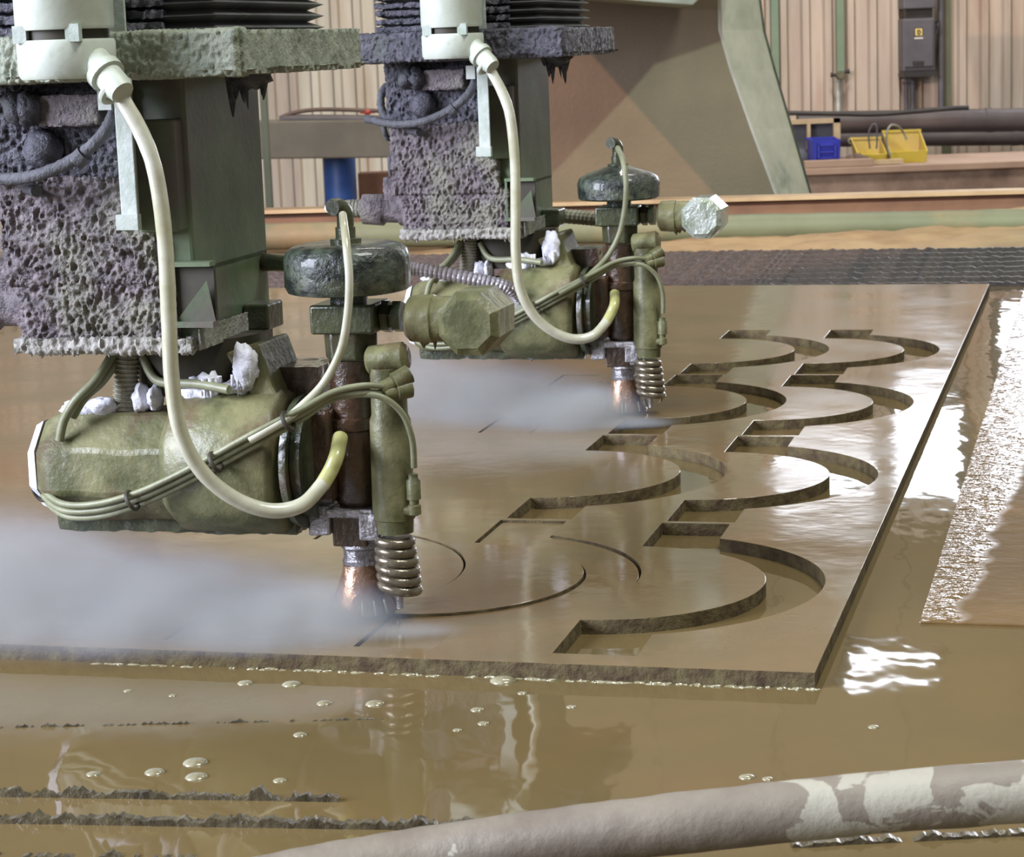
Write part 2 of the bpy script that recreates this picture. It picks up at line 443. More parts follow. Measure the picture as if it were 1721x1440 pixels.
# ================================================================== CUTTING HEADS
def X(px, py, ly=0): return L(px, py, ly).x
def Z(px, py, ly=0): return L(px, py, ly).z
KX = (L(700, 700) - L(600, 700)).x / 100        # metres per photo pixel at the near nozzle
def build_head(O, label, far):
    R = empty('cutting_head', O, -YAW); tag(R, label, 'cutting head', 'waterjet cutting heads on the gantry')
    yf, yb = -.062, .125
    zb = Z(330, 583, yf); zt = Z(330, 118, yf)
    xr = X(330, 583, yf); xl = X(45, 583, yf); xl2 = X(2, 300, yf)
    zs = Z(30, 470, yf)
    # --- column housing
    col = MB().box(xl + .004, xr, yf + .006, yb, zb, zs + .01).box(xl2 + .004, xr, yf + .006, yb, zs, zt).build('column_housing', 'green', R, 0, bevel=.003)
    cr1 = MB().crust(xl, xr - .018, yf - .004, yf + .012, zb + .002, zs, .0013, .0048, 1 + far)
    cr1.crust(xl2, xr - .03, yf - .006, yf + .012, zs - .002, Z(100, 300, yf), .0014, .0048, 2 + far)
    cr1.drips((xl, yf, zb), (xr - .02, yf, zb), 22, .002, .006, .0045)
    cr1.build('slurry_crust', 'crust', col, 80)
    cr2 = MB().crust(xl2 - .004, xr - .05, yf - .004, yf + .012, Z(100, 298, yf), zt, .0015, .0048, 3 + far)
    cr2.build('slurry_crust', 'crust_dk', col, 80)
    # step moulding at the left
    sm = MB().crust(xl2 - .022, xl + .012, yf + .02, yf + .07, Z(20, 500, yf), Z(20, 440, yf), .003, .003, 4 + far)
    sm.build('side_lug', 'crust', R, 80)
    # pocket at the front right corner
    pa, pc = L(295, 540, yf - .004), L(356, 447, yf - .004)
    pk = MB().box(pa.x, pc.x, yf - .001, yf + .004, pa.z, pc.z)
    po = pk.build('pocket_recess', 'pocket', R, 0)
    fr = MB().box(pa.x - .003, pa.x, yf - .007, yf + .005, pa.z, pc.z).box(pa.x - .003, pc.x, yf - .009, yf + .005, pc.z, pc.z + .004)
    fr.box(pa.x - .003, pc.x, yf - .009, yf + .005, pa.z - .005, pa.z)
    fr.add([(pa.x, yf - .002, pa.z), (pc.x, yf - .002, pa.z), (pc.x - .004, yf - .008, pc.z - .012)], [(0, 1, 2)])  # facet drawn for the lit triangle inside the pocket
    fr.build('pocket_rim_lit_facet', 'green', po, 0)
    # side cover strip on the front right
    sa = L(238, 390, yf - .01); sb = L(293, 200, yf - .01)
    MB().box(sa.x, sb.x, yf - .014, yf + .01, sa.z, sb.z).build('cover_strip', 'green', R, 0, bevel=.002)
    # base flange
    fz1 = Z(330, 552, yf)
    fl_ = MB().crust(xl - .004, xr - .002, yf - .010, yf + .03, zb - .003, zb + .007, .0018, .0045, 5 + far)
    fl_.crust(X(340, 570, yf), xr + .004, yf - .004, yb, zb - .002, fz1, .004, .0015, 8)
    fl_.drips((xl, yf - .006, zb - .004), (xr, yf - .006, zb - .004), 16, .003, .009, .0042)
    fl_.build('base_flange', 'crust_lt', R, 70)
    kb = L(447, 535, yb - .05)
    bo = MB().box(kb.x - .013, kb.x + .012, yb - .075, yb - .035, kb.z - .008, kb.z + .016).box(kb.x - .01, kb.x + .003, yb - .07, yb - .04, kb.z - .02, kb.z - .008)
    bo.build('clamp_block', 'olive_dk', R, 0, bevel=.002)
    # --- carrier plate and bellows
    cy0, cy1 = -.125, .205
    cxr = X(405, 90, cy0); cxl = xl2 - .035
    cz0, cz1 = Z(405, 122, cy0), Z(405, 52, cy0)
    cp_ = MB(); poly = [(cxl, cy0), (cxr - .01, cy0), (cxr, cy0 + .01), (cxr, cy1 - .02), (cxr - .02, cy1), (cxl, cy1)]
    n_ = len(poly)
    cp_.add([(x, y, cz0) for x, y in poly] + [(x, y, cz1) for x, y in poly],
            [list(range(n_))[::-1], [n_ + i for i in range(n_)]] + [(i, (i + 1) % n_, (i + 1) % n_ + n_, i + n_) for i in range(n_)])
    cpo = cp_.build('carrier_plate', 'crust_gn', R, 0, bevel=.004)
    cc = MB().crust(cxl - .004, cxr - .004, cy0 - .002, cy0 + .02, cz0 - .001, cz1 + .001, .0017, .0032, 11 + far)
    cc.crust(cxr - .012, cxr + .0005, cy0 + .004, cy1 - .02, cz0 - .001, cz1 + .0005, .0030, .0016, 12 + far)
    cc.drips((cxl, cy0, cz0), (cxr, cy0, cz0), 34, .002, .006, .0050, .004)
    cc.drips((cxr, cy0, cz0), (cxr, cy1, cz0), 30, .001, .004, .0050, .004)
    cc.build('slurry_crust', 'crust_dk' if far else 'crust_gn', cpo, 80)
    dp = MB().blob((cxr - .035, cy0 + .11, cz0 - .004), .02, .018, .012).drips((cxr - .055, cy0 + .1, cz0 - .006), (cxr - .02, cy0 + .12, cz0 - .006), 9, .012, .036, .005)
    dp.build('slurry_drip', 'crust_dk', cpo, 80)
    bx0, bx1, by0, by1 = cxl + .03, cxr - .03, cy0 + .03, cy1 - .03
    bl = MB(); z = cz1; rings = []; np_ = 60; st = .0105
    for i in range(np_):
        ins = .0 if i % 2 else .013
        rings.append((ins, z)); z += st * .5 if i else .004
    vs = []; fs = []
    for ins, zz in rings:
        zz2 = zz
        vs += [(bx0 + ins, by0 + ins, zz2), (bx1 - ins, by0 + ins, zz2), (bx1 - ins, by1 - ins, zz2), (bx0 + ins, by1 - ins, zz2)]
    for i in range(len(rings) - 1):
        for k in range(4):
            k2 = (k + 1) % 4; fs.append((i * 4 + k, i * 4 + k2, i * 4 + 4 + k2, i * 4 + 4 + k))
    fs.append([(len(rings) - 1) * 4 + k for k in range(4)])
    bl.add(vs, fs)
    bo_ = bl.build('bellows', 'bellow', R, 0)
    cb = MB()
    for i in range(14):
        zz = cz1 + .004 + i * st * 1.0
        cb.crust(bx0, bx1 - .05, by0 - .003, by0 + .006, zz, zz + .0045, .0030, .0035, 20 + i)
    cb.build('slurry_crust', 'crust_dk', bo_, 80)
    # --- dark fittings on the upper front
    for q in ((28, 180, 26), (52, 182, 26)):
        c = L(q[0], q[1], yf - .02)
        MB().blob(c, .012, .018, .015, amp=.2).build('sensor_barrel', 'crust_dk', R, 80)
    c = L(120, 185, yf - .012)
    MB().crust(c.x - .026, c.x + .03, yf - .022, yf, c.z - .012, c.z + .012, .003, .003, 31).build('sensor_block', 'crust', R, 80)
    c = L(72, 250, yf - .012)
    MB().blob(c, .018, .016, .018, amp=.12).build('round_knob', 'crust_dk', R, 80)
    tb = MB().tube([L(-60, 285, -.06), L(0, 300, -.09), L(60, 295, -.1), L(120, 270, -.1), L(165, 235, -.1), L(190, 195, -.095), L(200, 150, -.08)], .0055, 10, 10,
                   lambda t, i: 1 + .16 * noise.noise(Vector((i * .9, far * 5, 0))))
    tb.cyl(L(128, 272, -.1), L(142, 258, -.1), .008, n=10)
    tb.build('sensor_hose', 'cable_dk', R, 60)
    MB().tube([Lb(662, 140, .0), Lb(645, 150, -.02), Lb(640, 175, -.03), Lb(650, 200, -.04), Lb(672, 215, -.05), Lb(705, 222, -.085)], .0055, 10, 8,
                   lambda t, i: 1 + .2 * noise.noise(Vector((i * .9, 9, 0)))).build('cable_loop', 'cable_dk', R, 60)
    MB().tube([Lb(643, 190, -.02), Lb(645, 215, -.02), Lb(652, 232, -.01), Lb(664, 230, .0)], .004, 8).build('cable_loop', 'cable_dk', R, 60)
    MB().tube([Lb(656, 262, 0), Lb(655, 285, 0), Lb(657, 305, 0)], .004, 8, 6, lambda t, i: 1.2 - t).build('slurry_drip', 'cable_dk', R, 60)
    # left cable gland with dust-white tip
    gl = MB(); ya = -.03
    gl.lathe(Lb(700, 352, ya), Lb(552, 350, ya) - Lb(700, 352, ya), [(0, .022), (.022, .022), (.024, .019), (.045, .019), (.047, .022), (.075, .021), (.078, .012), (.10, .012)], 16, jit=.06)
    pts = [Lb(640, 352, ya).lerp(Lb(592, 350, ya), i / 24) for i in range(25)]
    gl.tube(pts, .0115, 12, 1, lambda t, i: 1.15 if i % 3 == 0 else .95, smooth=False)
    go = gl.build('cable_gland', 'crust', R, 60)
    MB().blob(Lb(573, 350, ya), .024, .012, .0105, amp=.08).build('gland_tip', 'paste', go, 80)
    # --- hopper tube, angle bracket, abrasive hose
    hy = -.155
    hc = L(110, 60, hy); hr = 78 * KX * .93
    ax = (0, 0, 1)
    zt0 = Z(110, 50, hy)
    MB().lathe((hc.x, hy, zt0), ax, [(0, hr * .97), (.003, hr), (.28, hr)], 32).build('hopper_tube', 'white_pl', R, 40)
    MB().lathe((hc.x, hy, zt0 - .008), ax, [(0, hr * .86), (.008, hr * .86)], 32).build('hopper_seal', 'pocket', R, 40)
    z2 = Z(110, 133, hy)
    cup = MB().lathe((hc.x, hy, z2), ax, [(0, hr * .6), (.0005, hr * .93), (.004, hr * .99), (zt0 - .008 - z2 - .003, hr), (zt0 - .008 - z2, hr * .97)], 32).build('hopper_cup', 'white_pl', R, 40)
    for dx in (-.6, .55): MB().box(hc.x + hr * dx - .006, hc.x + hr * dx + .006, hy - hr * .86, hy - hr * .7, zt0 - .010, zt0 + .004).build('seal_clip', 'white_br', cup, 0)
    e0, e1, e2 = L(152, 95, hy - .01), L(185, 132, hy - .02), L(206, 168, hy - .02)
    ft = MB().lathe(e0, e1 - e0, [(0, .013), (.018, .013), (.0185, .0155), (.026, .0155), (.0265, .012), ((e2 - e0).length * .86, .0115), ((e2 - e0).length, .010)], 20)
    ft.torus(e0.lerp(e2, .78), e2 - e0, .0125, .003)
    ft.build('hose_fitting', 'white_pl', R, 40)
    by = -.105
    ba, bb = L(208, 390, by), L(232, 390, by); bt = Z(190, -260, by)
    an = MB().box(ba.x, ba.x + .003, by - .001, by + .03, ba.z, bt).box(ba.x, bb.x + .002, by - .003, by, ba.z + .002, bt)
    an.build('angle_bracket', 'white_br', R, 0, bevel=.0008)
    MB().box(ba.x - .004, ba.x + .016, by - .006, by + .002, Z(210, 370, by) - .008, Z(210, 360, by)).build('cable_tab', 'white_br', R, 0)
    MB().box(ba.x - .014, ba.x - .002, by - .004, by, Z(170, 185, by), Z(170, 150, by)).build('cable_tab', 'white_br', R, 0)
    hp = [(203, 163, -.172), (232, 212, -.168), (256, 270, -.165), (270, 340, -.16), (279, 430, -.158), (284, 540, -.155), (289, 640, -.15), (304, 728, -.142),
          (340, 793, -.13), (395, 838, -.115), (455, 858, -.10), (508, 848, -.085), (545, 810, -.072)]
    MB().tube([L(*q) for q in hp], 12 * KX, 14, 8, lambda t, i: 1 + .05 * noise.noise(Vector((i * .35, 3, 0)))).build('abrasive_hose', 'hose', R, 80)
    hp2 = [(541, 816, -.073), (556, 790, -.066), (566, 765, -.06), (572, 735, -.035)]
    MB().tube([L(*q) for q in hp2], 12.3 * KX, 14, 8).build('hose_end', 'hose_y', R, 80)
    # --- yoke under the column
    yk = [(398, 586), (452, 570), (478, 640), (512, 700), (526, 745), (500, 760), (470, 700), (430, 640)]
    pl = [L(a, b, 0.0) for a, b in yk]
    MB().prism([(q.x, q.z) for q in pl], -.03, .05).build('yoke_arm', 'olive', R, 0, bevel=.003)
    c = L(335, 600, .03)
    MB().lathe((c.x, .03, zb - .05), ax, [(0, .055), (.05, .06)], 24).build('rotary_joint', 'pocket', R, 40)
    c0 = L(214, 588, -.02); c1 = L(210, 700, -.02)
    ns = 60
    MB().tube([c0.lerp(c1, i / ns) for i in range(ns + 1)], 21 * KX, 16, 1, lambda t, i: (1.0, 1.0, .86, .86)[i % 4], smooth=False).build('corrugated_conduit', 'conduit', R, 0)
    MB().tube([L(188, 598, -.03), L(160, 640, -.05), L(128, 672, -.06), L(108, 705, -.06), L(100, 740, -.06)], .0042, 8).build('thin_tube', 'cable', R, 80)
    MB().tube([L(200, 600, -.02), L(172, 640, -.04), L(142, 668, -.05), L(122, 700, -.05)], .0042, 8).build('thin_tube', 'cable', R, 80)
    MB().tube([L(240, 600, -.02), L(265, 640, -.03), L(330, 645, -.04), L(385, 655, -.05)], .0042, 8).build('thin_tube', 'cable', R, 80)
    # --- tilt motor
    my = -.015
    mc = L(90, 792, my); me_ = L(500, 765, my); mz = (mc.z + me_.z) / 2
    r8 = 93 * KX
    x90, x330, x500, x530 = L(92, 790, my).x, L(325, 775, my).x, L(500, 765, my).x, L(531, 760, my).x
    mb = MB(); prof = [(0, r8 * .84), (.012, r8), (.02, r8 * 1.04)] + [(.02 + (x330 - x90 - .02) * i / 12, r8 * 1.03) for i in range(1, 13)]
    mb.lathe((x90, my, mz), (1, 0, 0), prof, 8, ph=math.pi / 8)
    for i, v in enumerate(mb.v): mb.v[i] = v + noise.noise_vector(v * 28) * .0028
    mo = mb.build('motor_body', 'olive', R, 25, bevel=.003)
    db = MB(); rd = 117 * KX
    db.lathe((x330 - .01, my, mz + .004), (1, 0, 0), [(0, rd * .86), (.010, rd), (x500 - x330, rd * 1.0), (x500 - x330 + .006, rd * .93)], 32)
    db.warp(.0022, 40)
    db.build('gear_drum', 'olive', mo, 60)
    MB().lathe((x500 + .003, my, mz + .004), (1, 0, 0), [(0, rd * .9), (.006, rd * .93), (.007, rd * .93)], 32).build('flange_ring', 'olive_dk', mo, 40)
    MB().lathe((x500 + .011, my, mz + .006), (1, 0, 0), [(0, rd * .8), (.009, rd * .82)], 32).build('flange_ring', 'olive_dk', mo, 40)
    ec = MB().lathe((x90 - .010, my, mz), (1, 0, 0), [(0, r8 * .55), (.003, r8 * .78), (.012, r8 * .86)], 8, ph=math.pi / 8).warp(.0015, 60)
    ec.build('motor_end_cap', 'paste', mo, 25)  # mud-white colour that also carries the daylight on this left end
    sk = MB(); zlow = mz - r8 * .93
    sk.crust(x90 + .008, x500, my - .014, my + .014, zlow - .012, zlow + .006, .006, .003, 41)
    sk.drips((x90 + .01, my, zlow - .01), (x500, my, zlow - .012), 26, .003, .009, .007, .010)
    sk.build('mud_skirt', 'olive_dk', mo, 70)
    ps = MB(); ztop = mz + r8
    for px, py, a, b in ((140, 688, .022, .010), (175, 684, .016, .009), (335, 660, .017, .014), (352, 655, .012, .016), (400, 650, .016, .006), (240, 672, .008, .014), (262, 668, .006, .012)):
        c = L(px, py, my - .01); ps.blob(c, a, .014, b, amp=.22, fr=2.2, n=22, m=14)
    c = L(412, 615, -.035); ps.blob(c, .012, .008, .02, amp=.25, fr=2.2, n=22, m=14)
    ps.drips(L(330, 640, -.04), L(420, 630, -.04), 6, .008, .02, .003)
    ps.build('abrasive_paste', 'paste', mo, 80)
    MB().crust(X(455, 690, .03), X(556, 690, .03), .0, .06, Z(500, 720, .03), Z(500, 610, .03), .006, .002, 43).build('tilt_bracket', 'brown_wet', R, 60)
    MB().box(x530 - .004, X(575, 760, 0), -.03, .045, Z(560, 835, 0), Z(560, 680, 0)).build('head_mount', 'brown_wet', R, 0, bevel=.004)
    # --- cutting head: actuator, valve, body
    zz = lambda py: Z(612 - .045 * (1025 - py), py, 0)
    ra = 101 * KX
    za0, za1 = zz(490), zz(408)
    ha = za1 - za0
    dome = .10 if not far else .28
    prof = [(0, ra * .86), (ha * .03, ra * .95), (ha * .12, ra * .985), (ha * .16, ra), (ha * .72, ra), (ha * .86, ra * .96), (ha * .95, ra * .86), (ha, ra * .72)]
    if far: prof = [(0, ra * .93), (ha * .05, ra * .98), (ha * .5, ra), (ha * .68, ra * .95), (ha * .8, ra * .8), (ha, ra * .3), (ha * 1.15, ra * .12)]
    ab = MB().lathe((0, 0, za0), ax, prof, 48)
    ac = ab.build('actuator', 'black_gloss', R, 40)
    el = MB().lathe((0, 0, za1 - .004), ax, [(0, .014), (.008, .014), (.0085, .009), (.018, .009)], 12)
    el.tube([(0, 0, za1 + .012), (0, 0, za1 + .026), (-.004, -.004, za1 + .032), (-.007, -.012, za1 + .032)], .0075, 12, 6)
    el.build('air_elbow', 'olive_dk', ac, 50)
    nk = MB().lathe((0, 0, zz(508)), ax, [(0, 30 * KX), (za0 - zz(508) + .002, 30 * KX)], 20).build('valve_neck', 'black_gloss', R, 40)
    vb = MB().box(X(536, 530), X(642, 530), -.026, .026, zz(556), zz(507)).lathe((0, 0, zz(602)), ax, [(0, 44 * KX), (zz(556) - zz(602) + .003, 46 * KX)], 6)
    vo = vb.build('valve_body', 'olive_dk', R, 30, bevel=.0025)
    zh = zz(532)
    xh = X(640, 532)
    MB().lathe((xh - .002, 0, zh), (1, 0, 0), [(0, .010), (.004, .010), (.0045, .0150), (.011, .0150), (.0115, .0110), (.014, .0110), (.0145, .0145), (.022, .0145)], 6).build('pressure_nut', 'olive_dk', vo, 25)
    xs1 = X(684, 532); xs2 = X(752, 532); xs3 = X(868, 535)
    sl_ = MB().lathe((xs1, 0, zh - .002), (1, 0, 0), [(0, .014), (.004, .0205), (xs2 - xs1 - .012, .0215), (xs2 - xs1 - .011, .0200), (xs2 - xs1 + .01, .0200)], 20).warp(.001, 60, 3)
    sl_.drips((xs1 + .01, 0, zh - .02), (xs2, 0, zh - .02), 7, .006, .014, .006)
    so = sl_.build('pressure_sleeve', 'olive', R, 50)
    w3 = xs3 - xs2
    hx = MB().lathe((xs2 - .004 + w3 * .5, -.035, zh - .003), (0, 1, 0), [(0, w3 * .36), (.006, w3 * .47), (.060, w3 * .47), (.066, w3 * .36)], 8, ph=math.pi / 8).warp(.0018, 50, 2)
    hx.build('elbow_cap', 'clear' if far else 'olive', so, 25)
    # body
    MB().lathe((0, 0, zz(848)), ax, [(0, .016), (.006, .021), (zz(720) - zz(848), .022), (zz(720) - zz(848) + .002, .0245), (zz(700) - zz(848), .0245), (zz(698) - zz(848), .021), (zz(604) - zz(848), .020)], 20).warp(.0012, 60, 5).build('mixing_tube_body', 'brown_wet', R, 40)
    # probe cylinder with fittings
    xp = X(660, 750, -.012); yp = -.016; rp = 33 * KX
    pb_ = MB().lathe((xp, yp, zz(886)), ax, [(0, rp * .9), (.012, rp * .95), (.013, rp * 1.04), (zz(700) - zz(886), rp * 1.02), (zz(690) - zz(886), rp * .9), (zz(612) - zz(886), rp * .86)], 22)
    pr = pb_.warp(.001, 70, 6).build('height_probe', 'olive', R, 45)
    MB().lathe((xp - .018, yp, zz(603)), (1, 0, .12), [(0, .010), (.003, .0135), (.034, .0135), (.037, .010)], 18).build('probe_cap', 'olive', pr, 45)
    for (a, b) in (((640, 655), (688, 628)), ((645, 662), (690, 652))):
        p0, p1 = L(*a, -.045), L(*b, -.03); d = (p1 - p0).length
        MB().lathe(p0, p1 - p0, [(0, .0055), (d * .1, .0065), (d * .45, .0065), (d * .47, .0085), (d, .0085), (d * 1.04, .006)], 14).build('push_fitting', 'olive', pr, 45)
    ff = MB().lathe((X(697, 800, -.02), -.025, zz(852)), ax, [(0, .006), (.008, .006), (.009, .0045), (.013, .0045), (.0135, .0065), (.030, .0065), (.032, .0045), (.036, .0045)], 12)
    ff.lathe((X(660, 840, -.02), -.025, zz(846)), (1, 0, 0), [(0, .005), (.024, .005)], 10)
    ff.build('side_fitting', 'olive', pr, 45)
    cs = MB(); xq = X(667, 935, -.012)
    for i in range(6):
        zc = zz(900 + i * 15.2); cs.torus((xq + .0006 * i, yp, zc), (.10 + .02 * i, 0, 1), .0145 + .0006 * min(i, 3), .0046)
    cs.lathe((xq, yp, zz(982)), ax, [(0, .010), (zz(893) - zz(982), .014)], 16)
    cs.build('probe_spring', 'coil', pr, 60)
    MB().lathe((xq + .002, yp, zz(1012)), ax, [(0, .0032), (.012, .0034), (.0125, .007), (.020, .008)], 12).build('probe_tip', 'silver', pr, 40)
    # clamp bracket
    kl = MB().box(X(531, 870), X(566, 870), -.022, .02, zz(893), zz(842)).box(X(520, 880), X(536, 880), -.014, .012, zz(882), zz(860))
    kl.box(X(560, 850), X(640, 850), -.024, .022, zz(862), zz(846)).box(X(618, 880), X(652, 880), -.026, .018, zz(898), zz(852))
    kl.warp(.0012, 90, 7)
    kl.build('head_clamp', 'silver', R, 0, bevel=.002)
    MB().box(X(568, 880), X(626, 880), -.018, .018, zz(912), zz(858)).build('collet_block', 'brown_wet', R, 0, bevel=.002)
    rg = MB().lathe((0, 0, zz(946)), ax, [(0, .0165), (.004, .0175), (.006, .0160), (.014, .0160), (.016, .0180), (zz(908) - zz(946), .0175)], 12).warp(.0006, 90, 8)
    rg.build('shield_collar', 'silver', R, 30)
    cn = MB(); hh = zz(946) - .0035
    cn.lathe((0, 0, .0035), ax, [(0, .0305), (.002, .0310), (hh * .25, .0275), (hh * .5, .0235), (hh * .8, .0185), (hh, .0170)], 30)
    cn.warp(.0012, 110, 9)
    cno = cn.build('splash_shield', 'copper', R, 50)
    wd = MB()
    for i in range(16):
        t = random.uniform(0, 6.28); q = Vector((math.cos(t) * .0295, math.sin(t) * .0295, .018))
        wd.lathe(q, (math.cos(t) * .25, math.sin(t) * .25, -1), [(0, .0009), (.006, .0014), (.013, .0010)], 6)
    wd.build('water_runs', 'clear', cno, 60)
    # --- air hose and cable bundle
    ah = [(576, 361, -.014), (579, 385, -.045), (583, 420, -.062), (587, 470, -.066), (584, 530, -.064), (572, 590, -.062), (543, 645, -.066), (505, 684, -.075), (478, 706, -.082), (420, 740, -.088)]
    MB().tube([L(*q) for q in ah], 6.6 * KX, 12, 8).build('air_hose', 'hose' if not far else 'cable', R, 80)
    run = [(560, 662, -.07), (510, 690, -.078), (470, 711, -.083), (410, 743, -.088), (350, 776, -.09), (285, 810, -.09), (225, 836, -.09), (160, 853, -.088), (105, 852, -.075), (72, 826, -.05), (60, 786, -.02), (72, 745, .01), (110, 705, .03)]
    starts = [[(648, 650, -.045), (610, 648, -.06)], [(650, 660, -.042), (612, 660, -.058)], [(696, 785, -.028), (692, 735, -.036), (672, 690, -.045), (630, 664, -.055)]]
    for i, st_ in enumerate(starts):
        off = [(0, -6), (0, 5), (2, 15)][i]
        pts = st_ + [(a + off[0] * (1 if a > 200 else 3), b + off[1] * min(1, max(.25, (640 - a) / 250 + .2)), c + .004 * i) for a, b, c in run]
        MB().tube([L(*q) for q in pts], 5.2 * KX, 10, 8).build('cable', 'cable', R, 80)
    for a, b, c in ((222, 841, -.09), (362, 776, -.091), (484, 708, -.083), (68, 828, -.047)):
        q = L(a, b, c); d = Vector((.8, 0, .42)) if a > 100 else Vector((.3, .7, .3))
        MB().torus(q, d, .0085, .0019, 16, 6).build('cable_tie', 'pocket', R, 60)
    return R
MT['bellow'] = mat('grey_bellows', (96, 96, 98), (66, 64, 66), 14, .5, .2, 90, c3=(120, 128, 112), scale3=7)
MT['conduit'] = mat('dusty_conduit', (150, 148, 132), (120, 116, 100), 40, .6, .2, 90)
h1 = build_head(O1, 'near cutting head with flat black actuator disc and muddy motor, at the left', 0)
h2 = build_head(O2, 'far cutting head with domed black actuator and wet shiny elbow, behind the near one', 1)
# flexible metal conduit by the far head
cb_ = [loc_hit(*q, O2) for q in ((690, 452, -.12), (740, 458, -.115), (800, 470, -.11), (850, 482, -.10), (872, 500, -.08))]
MT['flex'] = mat('shiny_flex_conduit', (170, 166, 176), (120, 112, 110), 40, .25, .3, 80, metal=.5)
fp = spline(cb_, 22)
MB().tube(fp, .0095, 12, 1, lambda t, i: 1.0 if i % 3 else .84, smooth=False).build('flex_conduit', 'flex', h2, 0)
fc2 = [loc_hit(*q, O2) for q in ((930, 362, .12), (985, 366, .1), (1040, 372, .06))]
MB().tube(spline(fc2, 24), .0105, 12, 1, lambda t, i: 1.0 if i % 3 else .84, smooth=False).build('flex_conduit', 'conduit', h2, 0)
fc1 = [loc_hit(*q, O1) for q in ((425, 440, .12), (460, 441, .1), (510, 445, .04))]
MB().tube(fc1, .0085, 12, 6).build('flex_conduit', 'olive_dk', h1, 60)

# ================================================================== OFFCUT PLATE ON THE RIGHT
def ripple_mat():
    M = mat('rippled_wet_plate', (112, 88, 54), (94, 76, 50), 5, .08, 0, spec=.6, c3=(130, 100, 60), scale3=3)
    nt = M.node_tree; N = nt.nodes; K = nt.links; p = N['Principled BSDF']
    tc = N.new('ShaderNodeTexCoord'); mp = N.new('ShaderNodeMapping'); mp.inputs['Scale'].default_value = (.7, 1, 1); mp.inputs['Rotation'].default_value = (0, 0, .5)
    K.new(tc.outputs['Object'], mp.inputs[0])
    n1 = N.new('ShaderNodeTexNoise'); n1.inputs['Scale'].default_value = 55; n1.inputs['Detail'].default_value = 3
    K.new(mp.outputs[0], n1.inputs['Vector'])
    sx = N.new('ShaderNodeSeparateXYZ'); K.new(tc.outputs['Object'], sx.inputs[0])
    # the running film of water lies along the plate's left part and dries out to mud beyond it
    sl2 = N.new('ShaderNodeMath'); sl2.operation = 'MULTIPLY_ADD'; sl2.inputs[1].default_value = -.050
    K.new(sx.outputs[1], sl2.inputs[0]); K.new(sx.outputs[0], sl2.inputs[2])
    n2 = N.new('ShaderNodeTexNoise'); n2.inputs['Scale'].default_value = 16; K.new(tc.outputs['Object'], n2.inputs['Vector'])
    ed = N.new('ShaderNodeMath'); ed.operation = 'MULTIPLY_ADD'; ed.inputs[1].default_value = .05; K.new(n2.outputs[0], ed.inputs[0]); K.new(sl2.outputs[0], ed.inputs[2])
    def rng(lo_, hi_):
        q = N.new('ShaderNodeMapRange'); q.inputs[1].default_value = .052; q.inputs[2].default_value = .064
        q.inputs[3].default_value = lo_; q.inputs[4].default_value = hi_; K.new(ed.outputs[0], q.inputs[0]); return q.outputs[0]
    b = N.new('ShaderNodeBump'); b.inputs['Distance'].default_value = .0032
    K.new(rng(1.0, .7), b.inputs['Strength']); K.new(n1.outputs[0], b.inputs['Height']); K.new(b.outputs[0], p.inputs['Normal'])
    K.new(rng(.06, .55), p.inputs['Roughness']); K.new(rng(.6, .08), p.inputs['Specular IOR Level'])
    return M
MT['ripple'] = ripple_mat()
o = slab([(0, 0), (.9, 0), (.9, 2.62), (.02, 2.62)], [], -.01, ZW + .0025).build('offcut_plate', 'ripple', None, 0, bevel=.001)
c = atZ(1545, 1045, ZW + .002); o.location = (c.x, c.y, 0); o.rotation_euler = (0, 0, prot - .004)
tag(o, 'half-submerged plate with rippling silvery film of water at the right edge', 'steel plate')

# ================================================================== SLATS
MT['slat'] = mat('burnt_slat_steel', (52, 46, 36), (100, 92, 72), 60, .14, .6, 120, coat=.5)
MT['slat_dk'] = mat('rusted_black_slat', (34, 28, 25), (58, 46, 40), 60, .5, .4, 120)
def slat(px0, py0, px1, py1, z, label, seed, thick=.006, depth=.05, jag=.006, group='support slats under the water'):
    return slat_world(atZ(px0, py0, z), atZ(px1, py1, z), label, seed, thick, depth, jag, group)
def slat_world(a, b, label, seed, thick, depth, jag, group):
    d = b - a; ln = d.length; n = max(8, int(ln / (.002 if ln < 1 else .004)))
    u = d.normalized(); w = Vector((-u.y, u.x, 0))
    M = MB(); vs = []; fs = []
    rnd = random.Random(seed)
    for i in range(n + 1):
        t = i / n; zt = jag * (noise.noise(Vector((t * ln * 60, seed, 0))) + .9 * abs(noise.noise(Vector((t * ln * 170, seed, 4)))) - .3) + rnd.uniform(-.2, .2) * jag
        p = a + u * (ln * t) - a
        wob = w * (.0015 * noise.noise(Vector((t * ln * 40, seed, 8))))
        for s_ in (-.5, .5):
            vs.append(p + w * (thick * s_) + wob + Vector((0, 0, zt)))
            vs.append(p + w * (thick * s_ * 1.3) + Vector((0, 0, -depth)))
    for i in range(n):
        k = i * 4
        fs += [(k, k + 4, k + 6, k + 2), (k + 1, k + 5, k + 4, k), (k + 2, k + 6, k + 7, k + 3)]
    fs += [(0, 2, 3, 1), (n * 4, n * 4 + 1, n * 4 + 3, n * 4 + 2)]
    M.add(vs, fs)
    o = M.build('support_slat', 'slat' if depth < .08 else 'slat_dk', None, 40); o.location = a
    return tag(o, label, 'slat', group)
slat(-40, 1366, 850, 1380, ZW + .006, 'longest jagged slat breaking the water in front, running under the hose', 1, .008)
slat(-40, 1325, 570, 1334, ZW + .005, 'jagged slat in the near water, second from the bottom edge', 2, .006, jag=.007)
slat(-40, 1222, 665, 1206, ZW + .0008, 'thin half-drowned slat nearest the front edge of the plate', 3, .003, jag=.004)
slat(-40, 1434, 330, 1438, ZW + .001, 'slat at the bottom left corner of the picture', 4, .006)
slat(-40, 1293, 150, 1297, ZW + -.003, 'short faint slat at the left edge of the near water', 5, .003, jag=.004)
